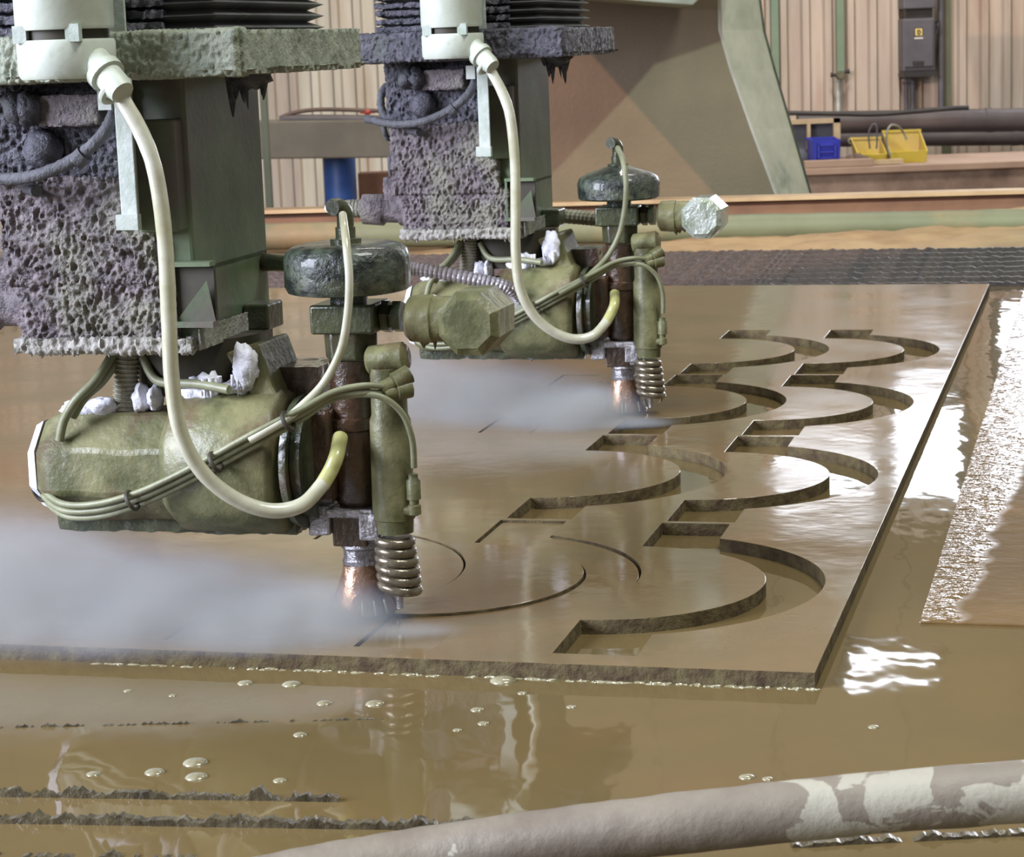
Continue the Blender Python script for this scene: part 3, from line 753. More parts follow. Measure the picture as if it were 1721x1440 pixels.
slat(1330, 1414, 1760, 1392, ZW + .003, 'bright wet slat showing below the hose at the right', 6, .008, jag=.004)
for i, k in enumerate(('first', 'second', 'third', 'fourth', 'fifth', 'sixth', 'seventh', 'eighth')):
    slat_world(pw(-1.75, 2.835 + .072 * i, .016 + .003 * i), pw(1.7, 2.835 + .072 * i, .016 + .003 * i),
               'dark slat across the rear of the tank, %s behind the plate' % k, 20 + i, .010, .09, .0035, 'dark slats behind the plate')

# ================================================================== BUBBLES
MT['bubble'] = mat('foam_bubble', (190, 186, 160), (150, 140, 108), 90, .08, coat=1.0, spec=.8, trans=.35)
BUB = [(845, 1144, 23, 'big clear bubble against the front edge of the plate'), (878, 1165, 9, 'small bubble just right below the big clear one'),
       (412, 1148, 14, 'left bubble of the pair below the plate edge, left of centre'), (490, 1150, 17, 'right and larger bubble of the pair below the plate edge'),
       (545, 1182, 14, 'bubble left of the twin above the thin slat'), (630, 1183, 17, 'bubble right of its twin just above the thin slat end'),
       (504, 1235, 12, 'lone bubble below the thin slat'), (215, 1161, 8, 'small bubble far left under the plate edge'), (290, 1169, 7, 'tiny bubble under the plate edge, left third'),
       (328, 1282, 22, 'longest drifting bubble above the jagged slats'), (260, 1298, 18, 'pale bubble left of the longest drifting one'), (330, 1306, 20, 'bubble just below the longest drifting one'),
       (470, 1312, 12, 'bubble above the right half of the second slat'), (157, 1301, 13, 'leftmost bubble above the second slat'), (802, 1193, 12, 'upper bubble of the group below the big clear bubble'),
       (812, 1216, 10, 'lower bubble of the group below the big clear bubble'), (768, 1227, 8, 'small bubble left of the group below the clear bubble'), (960, 1188, 9, 'faint bubble in the water at mid picture'),
       (1255, 1306, 14, 'bubble touching the reflection near the hose, right of centre'), (1290, 1309, 10, 'small bubble just right of the one near the hose'), (1468, 1222, 10, 'bubble left of the bright glint at the right')]
for px, py, r, lab in BUB:
    p = atZ(px, py, ZW); rr = r * p.y / F
    b = MB(); prof = []
    for k in range(7):
        t = k / 6 * math.pi / 2; prof.append((rr * .34 * math.sin(t), rr * max(.02, math.cos(t))))
    b.lathe((0, 0, 0), (0, 0, 1), [(-.0015, rr * 1.04)] + prof, 18)
    o = b.build('bubble', 'bubble', None, 60); o.location = (p.x, p.y, ZW)
    tag(o, lab, 'bubble', 'foam bubbles floating in front of the plate')

# ================================================================== FOREGROUND HOSE
def hose_mat():
    M = mat('muddy_slurry_hose', (130, 121, 108), (110, 102, 92), 12, .5, .22, 150, c3=(100, 88, 80), scale3=5)
    nt = M.node_tree; N = nt.nodes; K = nt.links; p = N['Principled BSDF']
    tc = N.new('ShaderNodeTexCoord'); n = N.new('ShaderNodeTexNoise'); n.inputs['Scale'].default_value = 26; n.inputs['Detail'].default_value = 4; n.inputs['Distortion'].default_value = 1.0
    K.new(tc.outputs['Object'], n.inputs['Vector'])
    sx = N.new('ShaderNodeSeparateXYZ'); K.new(tc.outputs['Object'], sx.inputs[0])
    a = N.new('ShaderNodeMapRange'); a.inputs[1].default_value = .13; a.inputs[2].default_value = .17; K.new(sx.outputs[0], a.inputs[0])
    ad = N.new('ShaderNodeMath'); ad.operation = 'MULTIPLY_ADD'; K.new(a.outputs[0], ad.inputs[0]); ad.inputs[1].default_value = .16; K.new(n.outputs[0], ad.inputs[2])
    th = N.new('ShaderNodeMapRange'); th.inputs[1].default_value = .655; th.inputs[2].default_value = .675; K.new(ad.outputs[0], th.inputs[0])
    old = p.inputs['Base Color'].links[0].from_socket
    mx = N.new('ShaderNodeMix'); mx.data_type = 'RGBA'; K.new(th.outputs[0], mx.inputs[0]); K.new(old, mx.inputs[6]); mx.inputs[7].default_value = lin((158, 154, 140))
    K.new(mx.outputs[2], p.inputs['Base Color'])
    return M
MT['bighose'] = hose_mat()
hpts = [(260, 1520, 1.30), (420, 1492, 1.30), (560, 1465, 1.30), (700, 1442, 1.30), (860, 1419, 1.29), (1020, 1398, 1.28), (1200, 1377, 1.27), (1380, 1358, 1.26), (1560, 1342, 1.25), (1760, 1327, 1.24), (1900, 1318, 1.23)]
hw = [atY(a, b, c) for a, b, c in hpts]
o = MB().tube(hw, .0185, 26, 10, lambda t, i: 1 + .02 * noise.noise(Vector((i * .2, 0, 0)))).warp(.0007, 60, 2).build('slurry_hose', 'bighose', None, 80)
tag(o, 'thick mud-splashed hose arching across the bottom right foreground', 'hose')

# ================================================================== REAR TANK EDGE
MT['mud'] = mat('tan_garnet_mud', (146, 122, 90), (126, 104, 76), 9, .85, .6, 40, c3=(118, 92, 64), scale3=5)
MT['rail'] = mat('rusty_rail', (164, 142, 114), (140, 116, 90), 6, .6, .3, 40)
MT['rail_dk'] = mat('rust_brown_web', (112, 80, 62), (92, 64, 50), 6, .7, .3, 40)
MT['pipe_g'] = mat('dusty_green_pipe', (96, 99, 78), (84, 88, 68), 5, .6, .2, 40, c3=(124, 106, 76), scale3=2.5)
# mud bank: heightfield along the rear of the tank
bk = MB(); A = pw(-2.3, 3.44, 0); B = pw(2.0, 3.44, 0); nx, ny = 150, 22
vs = []; fs = []
d = (B - A); dep = EY * .75
for j in range(ny + 1):
    for i in range(nx + 1):
        t = i / nx; s_ = j / ny
        p = A + d * t + dep * s_
        ridge = .5 + .5 * noise.noise(Vector((p.x * 1.3, 3.3, 0)))
        h = .05 * (s_ ** .6) * (.8 + .42 * t * t) + .016 * noise.noise(p * 7) * min(1, s_ * 4) + .007 * noise.noise(p * 24) * min(1, s_ * 4)
        vs.append(p + Vector((0, 0, h + .012)))
for j in range(ny):
    for i in range(nx):
        k = j * (nx + 1) + i; fs.append((k, k + 1, k + nx + 2, k + nx + 1))
bk.add(vs, fs)
tag(bk.build('mud_bank', 'mud', None, 60), 'tan bank of settled garnet mud along the rear of the tank', 'mud', kind='stuff')
YR = 5.75
ra_, rb_ = atY(40, 362.6, YR), atY(2600, 294.8, YR)
def bar(a, b, prof, name, material, bevel=0.0, parent=None, smooth=0):
    """sweep an (offset towards viewer, height) profile from a to b, relative to a"""
    d = b - a; u = d.normalized(); w = Vector((u.y, -u.x, 0)).normalized(); M = MB(); n = len(prof)
    vs = [w * p[0] + Vector((0, 0, p[1])) for p in prof] + [d + w * p[0] + Vector((0, 0, p[1])) for p in prof]
    fs = [list(range(n)), [n + i for i in range(n)][::-1]] + [(i, i + n, (i + 1) % n + n, (i + 1) % n) for i in range(n)]
    M.add(vs, fs); o = M.build(name, material, parent, smooth, bevel)
    if not parent: o.location = a
    return o
rl = empty('guide_rail', ra_); tag(rl, 'long rusty angle-iron rail behind the tank, running across the picture', 'rail')
bar(ra_, rb_, [(.03, -.010), (.03, 0), (-.06, 0), (-.06, -.010)], 'top_flange', 'rail', parent=rl)
bar(ra_, rb_, [(.0, -.010), (-.012, -.010), (-.012, -.14), (.0, -.14)], 'rail_web', 'rail_dk', parent=rl)
pa_, pb2 = atY(100, 404, 5.5), atY(2600, 357, 5.4)
npp = 60
o = MB().tube([(pb2 - pa_) * (i / npp) for i in range(npp + 1)], .033, 20, 1, smooth=False).warp(.002, 12).build('slurry_pipe', 'pipe_g', None, 70); o.location = pa_
tag(o, 'dusty green pipe lying along the rail behind the mud bank', 'pipe')

# ================================================================== GANTRY LEG (big tapered plate box)
MT['leg'] = mat('dusty_tan_paint', (104, 89, 71), (95, 82, 66), 5, .8, .5, 70)
MT['leg_s'] = mat('pale_side_sheet', (166, 158, 148), (146, 140, 130), 7, .7, .4, 40, c3=(100, 104, 94), scale3=4)  # side sheet toned paler than the front sheet
YL = 6.3; YLb = 7.0
gl_ = empty('gantry_leg', atY(1100, 345, YL)); tag(gl_, 'big tapered tan and pale green steel leg standing behind the far cutting head', 'gantry leg')
g0 = gl_.location
def rel(px, py, Y): return atY(px, py, Y) - g0
fpts = [rel(742, 420, YL), rel(1342, 420, YL), rel(1308, 330, YL), rel(1265, 216, YL), rel(1230, 117, YL), rel(1211, 50, YL), rel(1208, -160, YL), rel(905, -160, YL)]
bk_ = [q + Vector((0, .02, 0)) for q in fpts]
n = len(fpts); M = MB().add(fpts + bk_, [list(range(n)), [n + i for i in range(n)][::-1]] + [(i, i + n, (i + 1) % n + n, (i + 1) % n) for i in range(n)])
M.build('front_sheet', 'leg', gl_, 0)
sp_ = [(1342, 420, 1392, 428), (1308, 330, 1363, 330), (1265, 216, 1330, 216), (1230, 117, 1301, 117), (1211, 50, 1283, 50), (1208, -160, 1255, -160)]
M = MB(); vs = []
for a, b, c, e in sp_:
    f0 = rel(a, b, YL); vs += [f0 + Vector((0, -.004, 0)), rel(c, e, YL + .22)]
fs = [(2 * i, 2 * i + 1, 2 * i + 3, 2 * i + 2) for i in range(len(sp_) - 1)]
M.add(vs, fs); o = M.build('side_sheet', 'leg_s', gl_, 0); o.modifiers.new('gauge', 'SOLIDIFY').thickness = .012
M = MB(); vs = []
for a, b, c, e in sp_: vs += [rel(c, e, YL + .215), rel(c + 3, e, YL + .215), rel(c + 3, e, YL + .26), rel(c, e, YL + .26)]
fs = []
for i in range(len(sp_) - 1):
    for k in range(4): fs.append((4 * i + k, 4 * i + (k + 1) % 4, 4 * i + 4 + (k + 1) % 4, 4 * i + 4 + k))
M.add(vs, fs); M.build('edge_strip', 'pocket', gl_, 0)
sl0 = rel(1090, -2, YL - .5); sl1 = rel(1172, 10, YL - .5)
MT['flangeg'] = mat('grey_green_flange', (150, 156, 140), (130, 136, 120), 8, .6)
gb = empty('gantry_beam', atY(1000, -40, YL - .6)); tag(gb, 'underside of the gantry beam peeping in at the top edge above the leg', 'beam')
g1 = gb.location
pts_ = [atY(200, -66, YL - .5) - g1, atY(1165, 9, YL - .5) - g1, atY(1176, -2, YL - .5) - g1, atY(1200, -260, YL - .5) - g1, atY(200, -260, YL - .5) - g1]
n = 5; M = MB().add(pts_ + [q + Vector((0, .45, 0)) for q in pts_], [list(range(n)), [n + i for i in range(n)][::-1]] + [(i, i + n, (i + 1) % n + n, (i + 1) % n) for i in range(n)])
M.build('beam_flange', 'flangeg', gb, 0, bevel=.004)

# two added unseen sheets that shape the floodlights' shadow edges on the leg
def add_shadow_sheet(name, P, pts, label):
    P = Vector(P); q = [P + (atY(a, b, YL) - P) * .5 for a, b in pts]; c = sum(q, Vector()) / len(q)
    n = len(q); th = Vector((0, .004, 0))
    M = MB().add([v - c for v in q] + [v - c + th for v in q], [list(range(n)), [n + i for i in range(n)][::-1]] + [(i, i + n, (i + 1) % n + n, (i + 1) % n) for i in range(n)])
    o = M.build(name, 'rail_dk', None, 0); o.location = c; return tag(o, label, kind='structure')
add_shadow_sheet('shadow_sheet_1', FLOOD1, [(700, 520), (935, 285), (1055, 160), (1100, 108), (1165, 86), (1212, 70), (1216, -400), (500, -400), (500, 520)], 'added unseen sheet cutting the shadow edge of the right floodlight')
add_shadow_sheet('shadow_sheet_2', FLOOD2, [(955, 45), (1055, 160), (1195, 318), (1250, 380), (1600, 380), (1600, -400), (850, -400)], 'added unseen sheet cutting the shadow edge of the left floodlight')

# ================================================================== LEDGE AND STORAGE AT THE BACK RIGHT
YS = 9.6
MT['ledge'] = mat('dusty_red_ledge', (170, 146, 126), (152, 126, 108), 3, .8, .3, 30)
MT['ledge_f'] = mat('stained_concrete', (104, 84, 72), (150, 128, 112), 5, .8, .4, 30, c3=(84, 68, 62), scale3=2)
MT['wood'] = mat('pale_wood', (190, 168, 134), (168, 146, 112), 10, .7)
MT['yellow'] = mat('yellow_plastic', (206, 186, 66), (196, 172, 80), 8, .5, c3=(190, 160, 110), scale3=6)
MT['blue'] = mat('blue_plastic', (58, 66, 176), (48, 56, 158), 8, .45)
MT['blue_dk'] = mat('blue_barrel', (44, 84, 150), (36, 66, 120), 6, .5)
MT['darkpipe'] = mat('dark_grey_steel', (88, 80, 78), (70, 62, 62), 4, .5, .2, 20)
MT['boxgrey'] = mat('dark_grey_enamel', (92, 92, 98), (78, 78, 84), 8, .5)
MT['black'] = mat('black_steel', (36, 36, 38), (50, 48, 46), 8, .5)
MT['rubber'] = mat('brown_cord', (104, 84, 70), (84, 66, 56), 8, .7)
MT['logo_y'] = mat('yellow_print', (214, 196, 120)); MT['logo_k'] = mat('black_print', (30, 28, 28)); MT['logo_w'] = mat('white_print', (205, 205, 200))
la, lb = atY(1340, 284, YS), atY(2600, 277, YS); lb.z = la.z
lg = empty('storage_ledge', la); tag(lg, 'long dusty ledge carrying the plastic bins at the back right', 'ledge')
u_ = (lb - la)
M = MB().add([(0, 0, 0), u_, u_ + Vector((0, .75, .0)), Vector((0, .75, 0)), Vector((0, 0, -.03)), u_ + Vector((0, 0, -.03)), u_ + Vector((0, .75, -.03)), Vector((0, .75, -.03))],
             [(0, 1, 2, 3), (7, 6, 5, 4), (0, 4, 5, 1), (1, 5, 6, 2), (2, 6, 7, 3), (3, 7, 4, 0)]); M.build('ledge_top', 'ledge', lg, 0, bevel=.004)
M = MB().add([Vector((0, .02, -.03)), u_ + Vector((0, .02, -.03)), u_ + Vector((0, .02, -.6)), Vector((0, .02, -.6)), Vector((0, .3, -.03)), u_ + Vector((0, .3, -.03)), u_ + Vector((0, .3, -.6)), Vector((0, .3, -.6))],
             [(0, 3, 2, 1), (4, 5, 6, 7), (0, 1, 5, 4), (3, 7, 6, 2), (0, 4, 7, 3), (1, 2, 6, 5)]); M.build('ledge_face', 'ledge_f', lg, 0)
def ledge_pt(px, Yo=0.0):
    """point on the ledge top under photo column px, Yo behind its front edge"""
    t = (atY(px, 280, YS + Yo).x - la.x) / u_.x
    return Vector((atY(px, 280, YS + Yo).x, YS + Yo, la.z + u_.z * t))
def ppm(Y): return Y / F * 1.01
def bin_(px0, px1, hpx, Yo, material, label, slope, facing=0):
    p0 = ledge_pt(px0, Yo); p1 = ledge_pt(px1, Yo); w = p1.x - p0.x; h = hpx * ppm(YS + Yo); dpt = .16; t = .004
    z = min(p0.z, p1.z) + .001
    R = empty('storage_bin', ((p0.x + p1.x) / 2, YS + Yo, z)); tag(R, label, 'storage bin', 'plastic bins on the ledge')
    tp = .92
    def quad(name, pts, thick=t):
        M = MB().add(pts, [(0, 1, 2, 3)]); o = M.build(name, material, R, 0)
        s_ = o.modifiers.new('gauge', 'SOLIDIFY'); s_.thickness = thick; s_.offset = 0; return o
    hw_, fh = w / 2, h * slope
    quad('bin_floor', [(-hw_ * tp, 0.004, .003), (hw_ * tp, .004, .003), (hw_ * tp, dpt, .003), (-hw_ * tp, dpt, .003)])
    quad('bin_front', [(-hw_ * tp, 0, 0), (hw_ * tp, 0, 0), (hw_, -.012, fh), (-hw_, -.012, fh)])
    quad('bin_back', [(-hw_ * tp, dpt, 0), (hw_ * tp, dpt, 0), (hw_, dpt + .012, h), (-hw_, dpt + .012, h)])
    for s_ in (-1, 1):
        quad('bin_side', [(s_ * hw_ * tp, 0, 0), (s_ * hw_ * tp, dpt, 0), (s_ * hw_, dpt + .012, h), (s_ * hw_, -.012 + dpt * .35 * (slope < .9), fh if slope > .9 else h), (s_ * hw_, -.012, fh)][:4] if slope > .9 else
             [(s_ * hw_ * tp, 0, 0), (s_ * hw_ * tp, dpt, 0), (s_ * hw_, dpt + .012, h), (s_ * hw_, -.008, fh)])
    rm = MB().box(-hw_ - .006, hw_ + .006, dpt + .004, dpt + .02, h - .006, h + .004); rm.build('bin_rim', material, R, 0)
    return R, w, h
B1, w1, h1_ = bin_(1366, 1412, 44, .10, 'blue', 'blue plastic bin on the ledge with ribbed end', 1.0)
rb2 = MB()
for (x0, x1, z0, z1) in ((-.30, .30, .78, .84), (-.30, .30, .52, .57), (-.30, .30, .30, .35), (-.34, -.27, .3, .84), (.27, .34, .3, .84), (-.44, -.40, .1, .95), (.40, .44, .1, .95)):
    rb2.box(x0 * w1, x1 * w1, -.022, -.004, z0 * h1_, z1 * h1_)
rb2.build('bin_rib', 'blue', B1, 0)
B2, w2, h2_ = bin_(1442, 1490, 40, .16, 'yellow', 'smaller yellow bin on the ledge with a wire, right of the blue bin', .4)
B3, w3_, h3_ = bin_(1496, 1558, 50, .16, 'yellow', 'larger yellow bin with a cord hanging out, rightmost on the ledge', .38)
def cord(name, pts, r, material, label, cat):
    a = Vector(pts[0]); o = MB().tube([Vector(q) - a for q in pts], r, 8, 8).build(name, material, None, 80); o.location = a
    return tag(o, label, cat)
Yc = YS + .2
cord('wire_loop', [atY(1462, 250, Yc), atY(1460, 225, Yc), atY(1466, 210, Yc), atY(1473, 212, Yc), atY(1474, 235, Yc), atY(1473, 250, Yc)], .004, 'boxgrey', 'thin grey wire loop standing up in the smaller yellow bin', 'wire')
cord('hanging_cord', [atY(1497, 262, YS + .1), atY(1491, 245, YS + .1), atY(1490, 225, YS + .1), atY(1497, 211, YS + .12), atY(1508, 212, YS + .16), atY(1518, 222, YS + .2), atY(1524, 235, YS + .2)], .005, 'conduit', 'pale cord curling out over the left side of the larger yellow bin', 'cord')
# wooden tray frame, glove, boards
p = ledge_pt(1330, .3); q = ledge_pt(1413, .3); z0 = p.z; zt_ = atY(1400, 199, YS + .3).z
wf = empty('wooden_frame', p); tag(wf, 'pale open wooden frame standing behind the blue bin', 'wooden frame')
wd_ = q.x - p.x; hh_ = zt_ - z0
MB().box(0, wd_, 0, .05, hh_ - .02, hh_).build('top_rail', 'wood', wf, 0)
MB().box(wd_ - .03, wd_, 0, .06, 0, hh_).build('end_post', 'wood', wf, 0)
MB().box(wd_ * .33, wd_ * .33 + .015, 0, .04, 0, hh_ - .02).build('middle_post', 'wood', wf, 0)
MB().box(0, wd_ - .02, .05, .06, 0, hh_ - .02).build('back_board', 'boxgrey', wf, 0)
p = ledge_pt(1432, .10); s9 = ppm(YS)
gv = MB()
for dx, dz, a, b in ((-14, 6, 10, 8), (-3, 8, 11, 10), (9, 10, 10, 10), (20, 8, 10, 8), (3, 6, 24, 6)):
    gv.blob((dx * s9, 0, dz * s9), a * s9, .04, b * s9, amp=.2)
o = gv.build('rag_bundle', 'rubber', None, 80); o.location = p; tag(o, 'crumpled brown rag bundle lying between the blue and yellow bins', 'rag')
p = ledge_pt(1352, .02)
o = MB().box(0, 114 * s9, 0, .05, 0, 12 * s9).build('timber_board', 'ledge', None, 0, bevel=.003); o.location = p + Vector((0, -.01, .001)); tag(o, 'short pale board lying on the ledge in front of the blue bin', 'board')
p = ledge_pt(1468, .06)
o = MB().box(0, 50 * s9, 0, .06, 0, 7 * s9).warp(.004, 20).build('flat_stick', 'wood', None, 0); o.location = p + Vector((0, 0, .004)); tag(o, 'flat pale stick lying in front of the yellow bins', 'stick')
c = atY(1432, 237, YS + .35)
o = MB().torus((0, 0, 0), (0, 1, 0), 5.5 * s9, 1.2 * s9).torus((0, .02, 0), (0, 1, 0), 5 * s9, 1.4 * s9).build('pipe_ring', 'conduit', None, 60); o.location = c
tag(o, 'small pale ring on the dark pipe end between the bins', 'ring')
p = ledge_pt(1346, .28); tl = MB().blob((0, 0, .035), .05, .03, .035, amp=.3).build('tool_bundle', 'boxgrey', None, 80); tl.location = p; tag(tl, 'grey tool heap close beside the gantry leg, left of the blue bin', 'tool')
# dark double pipe behind the bins
for i, (pa, pb3, r, lab) in enumerate((((1340, 208), (2600, 188), 19, 'upper thick dark pipe along the siding behind the bins'), ((1400, 232), (2600, 222), 14, 'lower dark pipe running right from the yellow bins'))):
    a, b = atY(*pa, YW - .45), atY(*pb3, YW - .45)
    o = MB().tube([(b - a) * (k / 12) for k in range(13)], r * ppm(YW), 18, 1, smooth=False)
    for k in (3, 7, 10): o.cyl((b - a) * (k / 12), (b - a) * (k / 12) + Vector((.03, 0, 0)), r * ppm(YW) * 1.05, n=18)
    o = o.build('wall_pipe', 'darkpipe', None, 60); o.location = a; tag(o, lab, 'pipe')
cord('wall_hose', [atY(1325, 190, YW - .6), atY(1400, 191, YW - .6), atY(1470, 192, YW - .6), atY(1540, 187, YW - .6), atY(1600, 182, YW - .6), atY(1628, 181, YW - .6)], .011, 'black', 'thin dark hose lying along the top of the thick wall pipe', 'hose')
# electrical disconnect box
eb0, eb1 = atY(1513, 120, YW - .1), atY(1566, 30, YW - .1)
eb = empty('disconnect_box', (eb0.x, YW - .04, eb0.z)); tag(eb, 'grey electrical disconnect box with yellow square logo on the siding wall', 'electrical box')
ew, eh = eb1.x - eb0.x, eb1.z - eb0.z
MB().box(0, ew, -.14, 0, .0, eh).build('enclosure', 'boxgrey', eb, 0, bevel=.006)
MB().box(ew * .04, ew * .93, -.155, -.14, eh * .08, eh * .98).build('box_door', 'boxgrey', eb, 0, bevel=.004)
MB().box(.0, ew, -.15, 0, -.11 * eh, -.03 * eh).box(ew * .03, ew * .97, -.14, 0, -.03 * eh, 0).build('lower_lip', 'black', eb, 0)
MB().box(ew * .12, ew * .95, -.12, 0, eh, eh * 1.18).build('top_gap', 'black', eb, 0)
MB().box(0, ew, -.15, 0, eh * 1.18, eh * 1.75).build('upper_hood', 'boxgrey', eb, 0, bevel=.006)
MB().box(ew * .28, ew * .62, -.165, -.155, eh * .13, eh * .19).build('box_latch', 'black', eb, 0)
lgx, lgz, lgs = ew * .47, eh * .74, ew * .27
lo = MB().box(lgx - lgs / 2, lgx + lgs / 2, -.158, -.155, lgz - lgs / 2, lgz + lgs / 2).build('logo_plate', 'logo_k', eb, 0)
MB().box(lgx - lgs * .40, lgx + lgs * .40, -.160, -.158, lgz - lgs * .40, lgz + lgs * .40).build('logo_field', 'logo_y', lo, 0)
dd = [(-.20, .26), (.06, .26), (.22, .12), (.22, -.12), (.06, -.26), (-.20, -.26)]
di = [(-.08, .15), (.02, .15), (.10, .06), (.10, -.06), (.02, -.15), (-.08, -.15)]
M = MB(); n = 6
for yy in (-.162,):
    M.add([(lgx + a * lgs, yy, lgz + b * lgs) for a, b in dd] + [(lgx + a * lgs, yy, lgz + b * lgs) for a, b in di],
          [(i, (i + 1) % n, (i + 1) % n + n, i + n) for i in range(n)])
o = M.build('logo_letter', 'logo_k', lo, 0); s_ = o.modifiers.new('gauge', 'SOLIDIFY'); s_.thickness = .002
MB().box(lgx - lgs * .5, lgx + lgs * .5, -.158, -.155, lgz - lgs * .78, lgz - lgs * .6).build('logo_caption', 'logo_w', lo, 0)
ha_ = MB().lathe((ew, -.07, eh * .82), (1, 0, 0), [(0, .02), (.015, .02), (.018, .03), (.026, .03)], 10).box(ew, ew * 1.12, -.12, -.06, eh * .7, eh * .8)
ha_.build('switch_handle', 'black', eb, 40)
for i, px in enumerate((1523, 1534, 1582)):
    a = atY(px, 205, YW - .08); b = atY(px, 128 if i < 2 else -60, YW - .08)
    o = MB().cyl((0, 0, 0), (0, 0, b.z - a.z), (.011, .011, .016)[i], n=12).torus((0, 0, (b.z - a.z) * .85), (0, 0, 1), .014, .006, 14, 6).build('conduit_pipe', 'boxgrey', None, 50); o.location = a
    tag(o, ('left thin conduit below the disconnect box', 'right thin conduit below the disconnect box', 'grey conduit running up along the right side of the disconnect box')[i], 'conduit', 'conduits at the disconnect box')
# green downpipe, outlet box and conduit
MT['greenp'] = mat('green_conduit', (104, 128, 104), (118, 136, 116), 6, .5)
a = atY(1412, 122, YW - .07); b = atY(1408, -60, YW - .07)
o = MB().box(-.017, .017, -.02, .02, 0, b.z - a.z).build('green_duct', 'greenp', None, 0); o.location = a; tag(o, 'green painted duct coming down the wall to the outlet box', 'duct')
p = atY(1412, 126, YW - .09)
ob = empty('outlet_box', p); tag(ob, 'small round outlet box with two dark plugs on the wall, left of the disconnect box', 'outlet box')
MB().lathe((0, .02, 0), (0, -1, 0), [(0, .022), (.05, .022), (.055, .018)], 12).build('box_body', 'pipe_g', ob, 40)
for s_, dz in ((-1, 0), (1, .014)):
    MB().lathe((s_ * .02, 0, dz), (s_, 0, .1), [(0, .008), (.016, .008), (.017, .012), (.026, .012)], 10).build('plug', 'black', ob, 40)
a = atY(1409, 195, YW - .07); b = atY(1410, 133, YW - .07)
o = MB().cyl((0, 0, 0), (0, 0, b.z - a.z), .011, n=12).torus((0, 0, (b.z - a.z) * .96), (0, 0, 1), .012, .008, 14, 6).build('conduit_pipe', 'white_br', None, 50); o.location = a
tag(o, 'pale conduit dropping from the outlet box to the thick wall pipe', 'conduit')
# green posts of the wall frame
for px, wpx, lab in ((1305, 12, 'green wall post just right of the gantry leg'), (1590, 14, 'dark green wall post right of the disconnect box')):
    a = atY(px, 260, YW - .035); b = atY(px - 3, -80, YW - .035); wv = wpx * ppm(YW)
    o = MB().box(-wv / 2, wv / 2, -.02, .03, 0, b.z - a.z).build('wall_post', 'greenp' if px < 1500 else 'pipe_g', None, 0); o.location = a; tag(o, lab, 'wall post', 'posts on the siding wall')

# ================================================================== BACK LEFT: beam, barrel, stacked gear
YB = 8.6
MT['beam'] = mat('olive_steel_beam', (108, 100, 84), (92, 84, 70), 4, .6, .2, 20)
a, b = atY(380, 268, YB), atY(760, 264, YB)
hb = (268 - 206) * ppm(YB)
o = MB().add([Vector((0, 0, 0)), b - a, b - a + Vector((0, 0, hb)), Vector((0, 0, hb)), Vector((0, .2, 0)), b - a + Vector((0, .2, 0)), b - a + Vector((0, .2, hb)), Vector((0, .2, hb))],
             [(0, 1, 2, 3), (7, 6, 5, 4), (3, 2, 6, 7), (4, 5, 1, 0), (0, 3, 7, 4), (1, 5, 6, 2)]).build('support_beam', 'beam', None, 0, bevel=.006); o.location = a
tag(o, 'horizontal olive steel beam against the siding between the two cutting heads', 'beam')
zt2 = a.z + hb
def bp(px, py, dy=.08): return atY(px, py, YB + dy)
cord('rubber_hose', [bp(470, 202), bp(490, 200), bp(560, 200), bp(620, 201), bp(700, 203)], .017, 'darkpipe', 'thick grey hose lying on the beam between the cutting heads', 'hose')
cord('rubber_hose', [bp(475, 196), bp(500, 188), bp(540, 184), bp(600, 185), bp(660, 187)], .008, 'rubber', 'thin brown hose arching over the thick grey one on the beam', 'hose')
p = bp(618, 188); o = MB().blob((0, 0, 0), .014, .012, .012, amp=.1).cyl((-.03, 0, 0), (.03, 0, 0), .006, n=8).build('red_valve', mat('red_plastic', (170, 62, 50)), None, 60); o.location = p; tag(o, 'small red valve knob on the hoses above the beam', 'valve')
p = atY(574, 352, YB + .3); rw = 27 * ppm(YB + .3); hh2 = 90 * ppm(YB + .3)
zl = zf
o = MB().lathe((0, 0, 0), (0, 0, 1), [(0, rw), (.02, rw * 1.04), ((p.z + hh2 - zl) * .5, rw), ((p.z + hh2 - zl) * .52, rw * 1.06), ((p.z + hh2 - zl) * .54, rw), (p.z + hh2 - zl, rw)], 24).build('blue_barrel', 'blue_dk', None, 40); o.location = (p.x, p.y, zl)
tag(o, 'blue barrel standing under the beam between the cutting heads', 'barrel')
p = atY(604, 350, YB + .5); q = atY(740, 268, YB + .5)
o = MB().box(0, q.x - p.x, 0, .1, 0, (q.z - zl) * .93).build('brown_board', 'rail_dk', None, 0, bevel=.004); o.location = (p.x, p.y, zl); tag(o, 'brown board leaning by the blue barrel under the beam', 'board')
p = atY(452, 345, 7.6); q = atY(445, -40, 7.6)
o = MB().box(-.011, .011, 0, .05, 0, q.z - zl).build('steel_post', 'pipe_g', None, 0, bevel=.002); o.location = (p.x, p.y, zl); tag(o, 'slim olive post right behind the near head column', 'post')

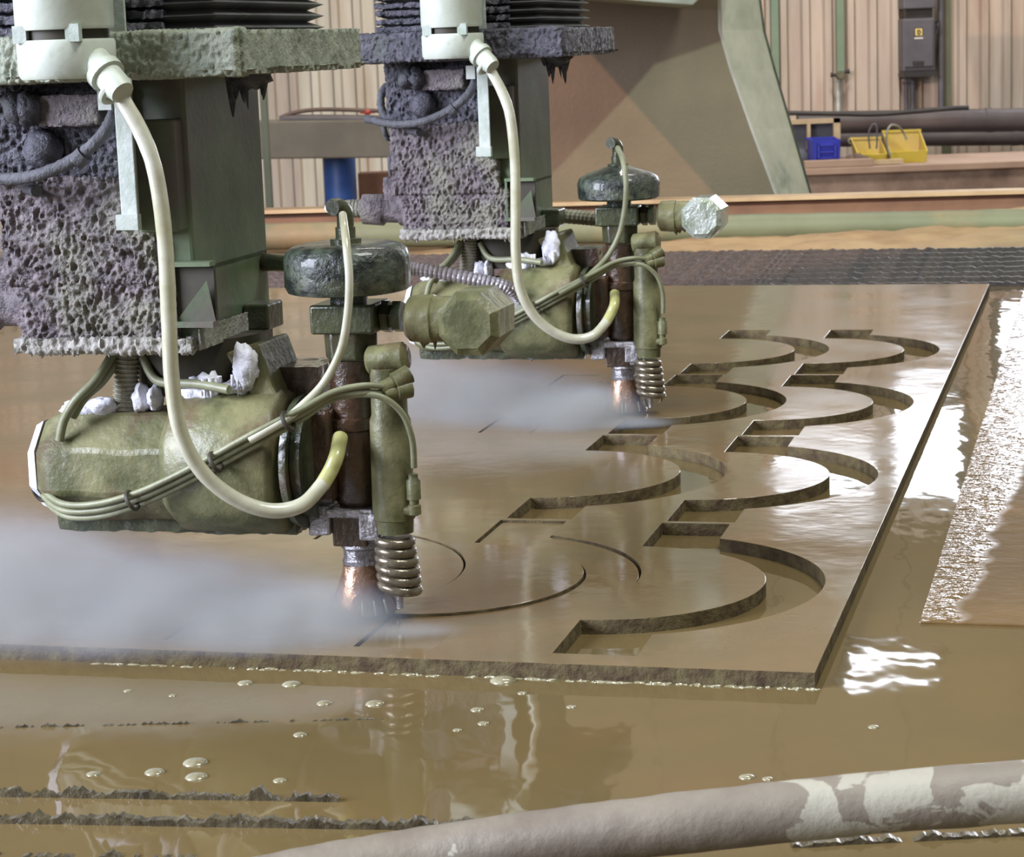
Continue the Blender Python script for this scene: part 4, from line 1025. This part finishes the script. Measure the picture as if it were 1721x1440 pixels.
# ================================================================== MIST AT THE NOZZLES
def mist(name, pts, label, dens, seed):
    """pts: (centre, radii) of overlapping puffs; density falls off inside each and is broken up by noise"""
    c0 = Vector(pts[0][0])
    lo = Vector([min(Vector(c)[k] - r[k] for c, r in pts) for k in range(3)]); hi = Vector([max(Vector(c)[k] + r[k] for c, r in pts) for k in range(3)])
    lo.z = max(lo.z, ZP + .0005)
    M = bpy.data.materials.new(name); M.use_nodes = True; nt = M.node_tree; N = nt.nodes; K = nt.links
    N.remove(N['Principled BSDF']); out = N['Material Output']
    v = N.new('ShaderNodeVolumeScatter'); v.inputs['Color'].default_value = (.70, .81, 1.0, 1); v.inputs['Anisotropy'].default_value = .1
    K.new(v.outputs[0], out.inputs['Volume'])
    tc = N.new('ShaderNodeTexCoord'); acc = None
    for c, r in pts:
        mp = N.new('ShaderNodeMapping'); mp.vector_type = 'POINT'
        cc = Vector(c) - lo
        mp.inputs['Scale'].default_value = (1 / r[0], 1 / r[1], 1 / r[2]); mp.inputs['Location'].default_value = (-cc.x / r[0], -cc.y / r[1], -cc.z / r[2])
        K.new(tc.outputs['Object'], mp.inputs[0])
        ln = N.new('ShaderNodeVectorMath'); ln.operation = 'LENGTH'; K.new(mp.outputs[0], ln.inputs[0])
        mr = N.new('ShaderNodeMapRange'); mr.interpolation_type = 'SMOOTHERSTEP'; mr.inputs[1].default_value = 1.0; mr.inputs[2].default_value = .0; mr.inputs[4].default_value = r[3] if len(r) > 3 else 1.0
        K.new(ln.outputs['Value'], mr.inputs[0])
        if acc is None: acc = mr.outputs[0]
        else:
            ad = N.new('ShaderNodeMath'); ad.operation = 'ADD'; K.new(acc, ad.inputs[0]); K.new(mr.outputs[0], ad.inputs[1]); acc = ad.outputs[0]
    n1 = N.new('ShaderNodeTexNoise'); n1.inputs['Scale'].default_value = 14; n1.inputs['Detail'].default_value = 3; K.new(tc.outputs['Object'], n1.inputs['Vector'])
    mr = N.new('ShaderNodeMapRange'); mr.inputs[1].default_value = .3; mr.inputs[2].default_value = .7; mr.inputs[3].default_value = .45; mr.inputs[4].default_value = 1.3; K.new(n1.outputs[0], mr.inputs[0])
    mu = N.new('ShaderNodeMath'); mu.operation = 'MULTIPLY'; K.new(acc, mu.inputs[0]); K.new(mr.outputs[0], mu.inputs[1])
    m2 = N.new('ShaderNodeMath'); m2.operation = 'MULTIPLY'; K.new(mu.outputs[0], m2.inputs[0]); m2.inputs[1].default_value = dens
    K.new(m2.outputs[0], v.inputs['Density'])
    b = MB().box(0, hi.x - lo.x, 0, hi.y - lo.y, 0, hi.z - lo.z)
    o = b.build(name, M, None, 0); o.location = lo
    return tag(o, label, 'mist', kind='stuff')
mist('nozzle_mist', [(atZ(660, 1062, .024), (.08, .03, .010, .8)), (atZ(480, 1046, .03), (.13, .11, .045, 1.5)), (atZ(270, 1030, .03), (.22, .17, .07, .95)), (atZ(80, 1015, .03), (.22, .2, .085, .7)), (atZ(-80, 990, .03), (.2, .2, .1, .5))],
     'bluish mist spraying left from the near nozzle over the plate', 36, 1)
mist('nozzle_mist', [(atZ(1060, 712, .024), (.08, .04, .012, .8)), (atZ(955, 698, .03), (.13, .12, .05, 1.5)), (atZ(850, 684, .03), (.2, .19, .085, .7)), (atZ(740, 672, .03), (.2, .2, .11, .35))],
     'bluish mist spraying left from the far nozzle over the plate', 36, 2)

# pale foam fringe where the plate's front edge meets the water
ff_ = MB(); rf = random.Random(5)
for i in range(150):
    x = -rf.random() ** 1.3 * .62; w_ = rf.uniform(.001, .006)
    q = pw(x, -.001 - rf.random() * .004, ZW)
    ff_.blob(q, w_, .0018, rf.uniform(.0006, .0016), 8, 4, .2)
tag(ff_.build('foam_fringe', 'bubble', None, 60), 'thin pale foam fringe along the front edge of the big plate', 'foam', kind='stuff')
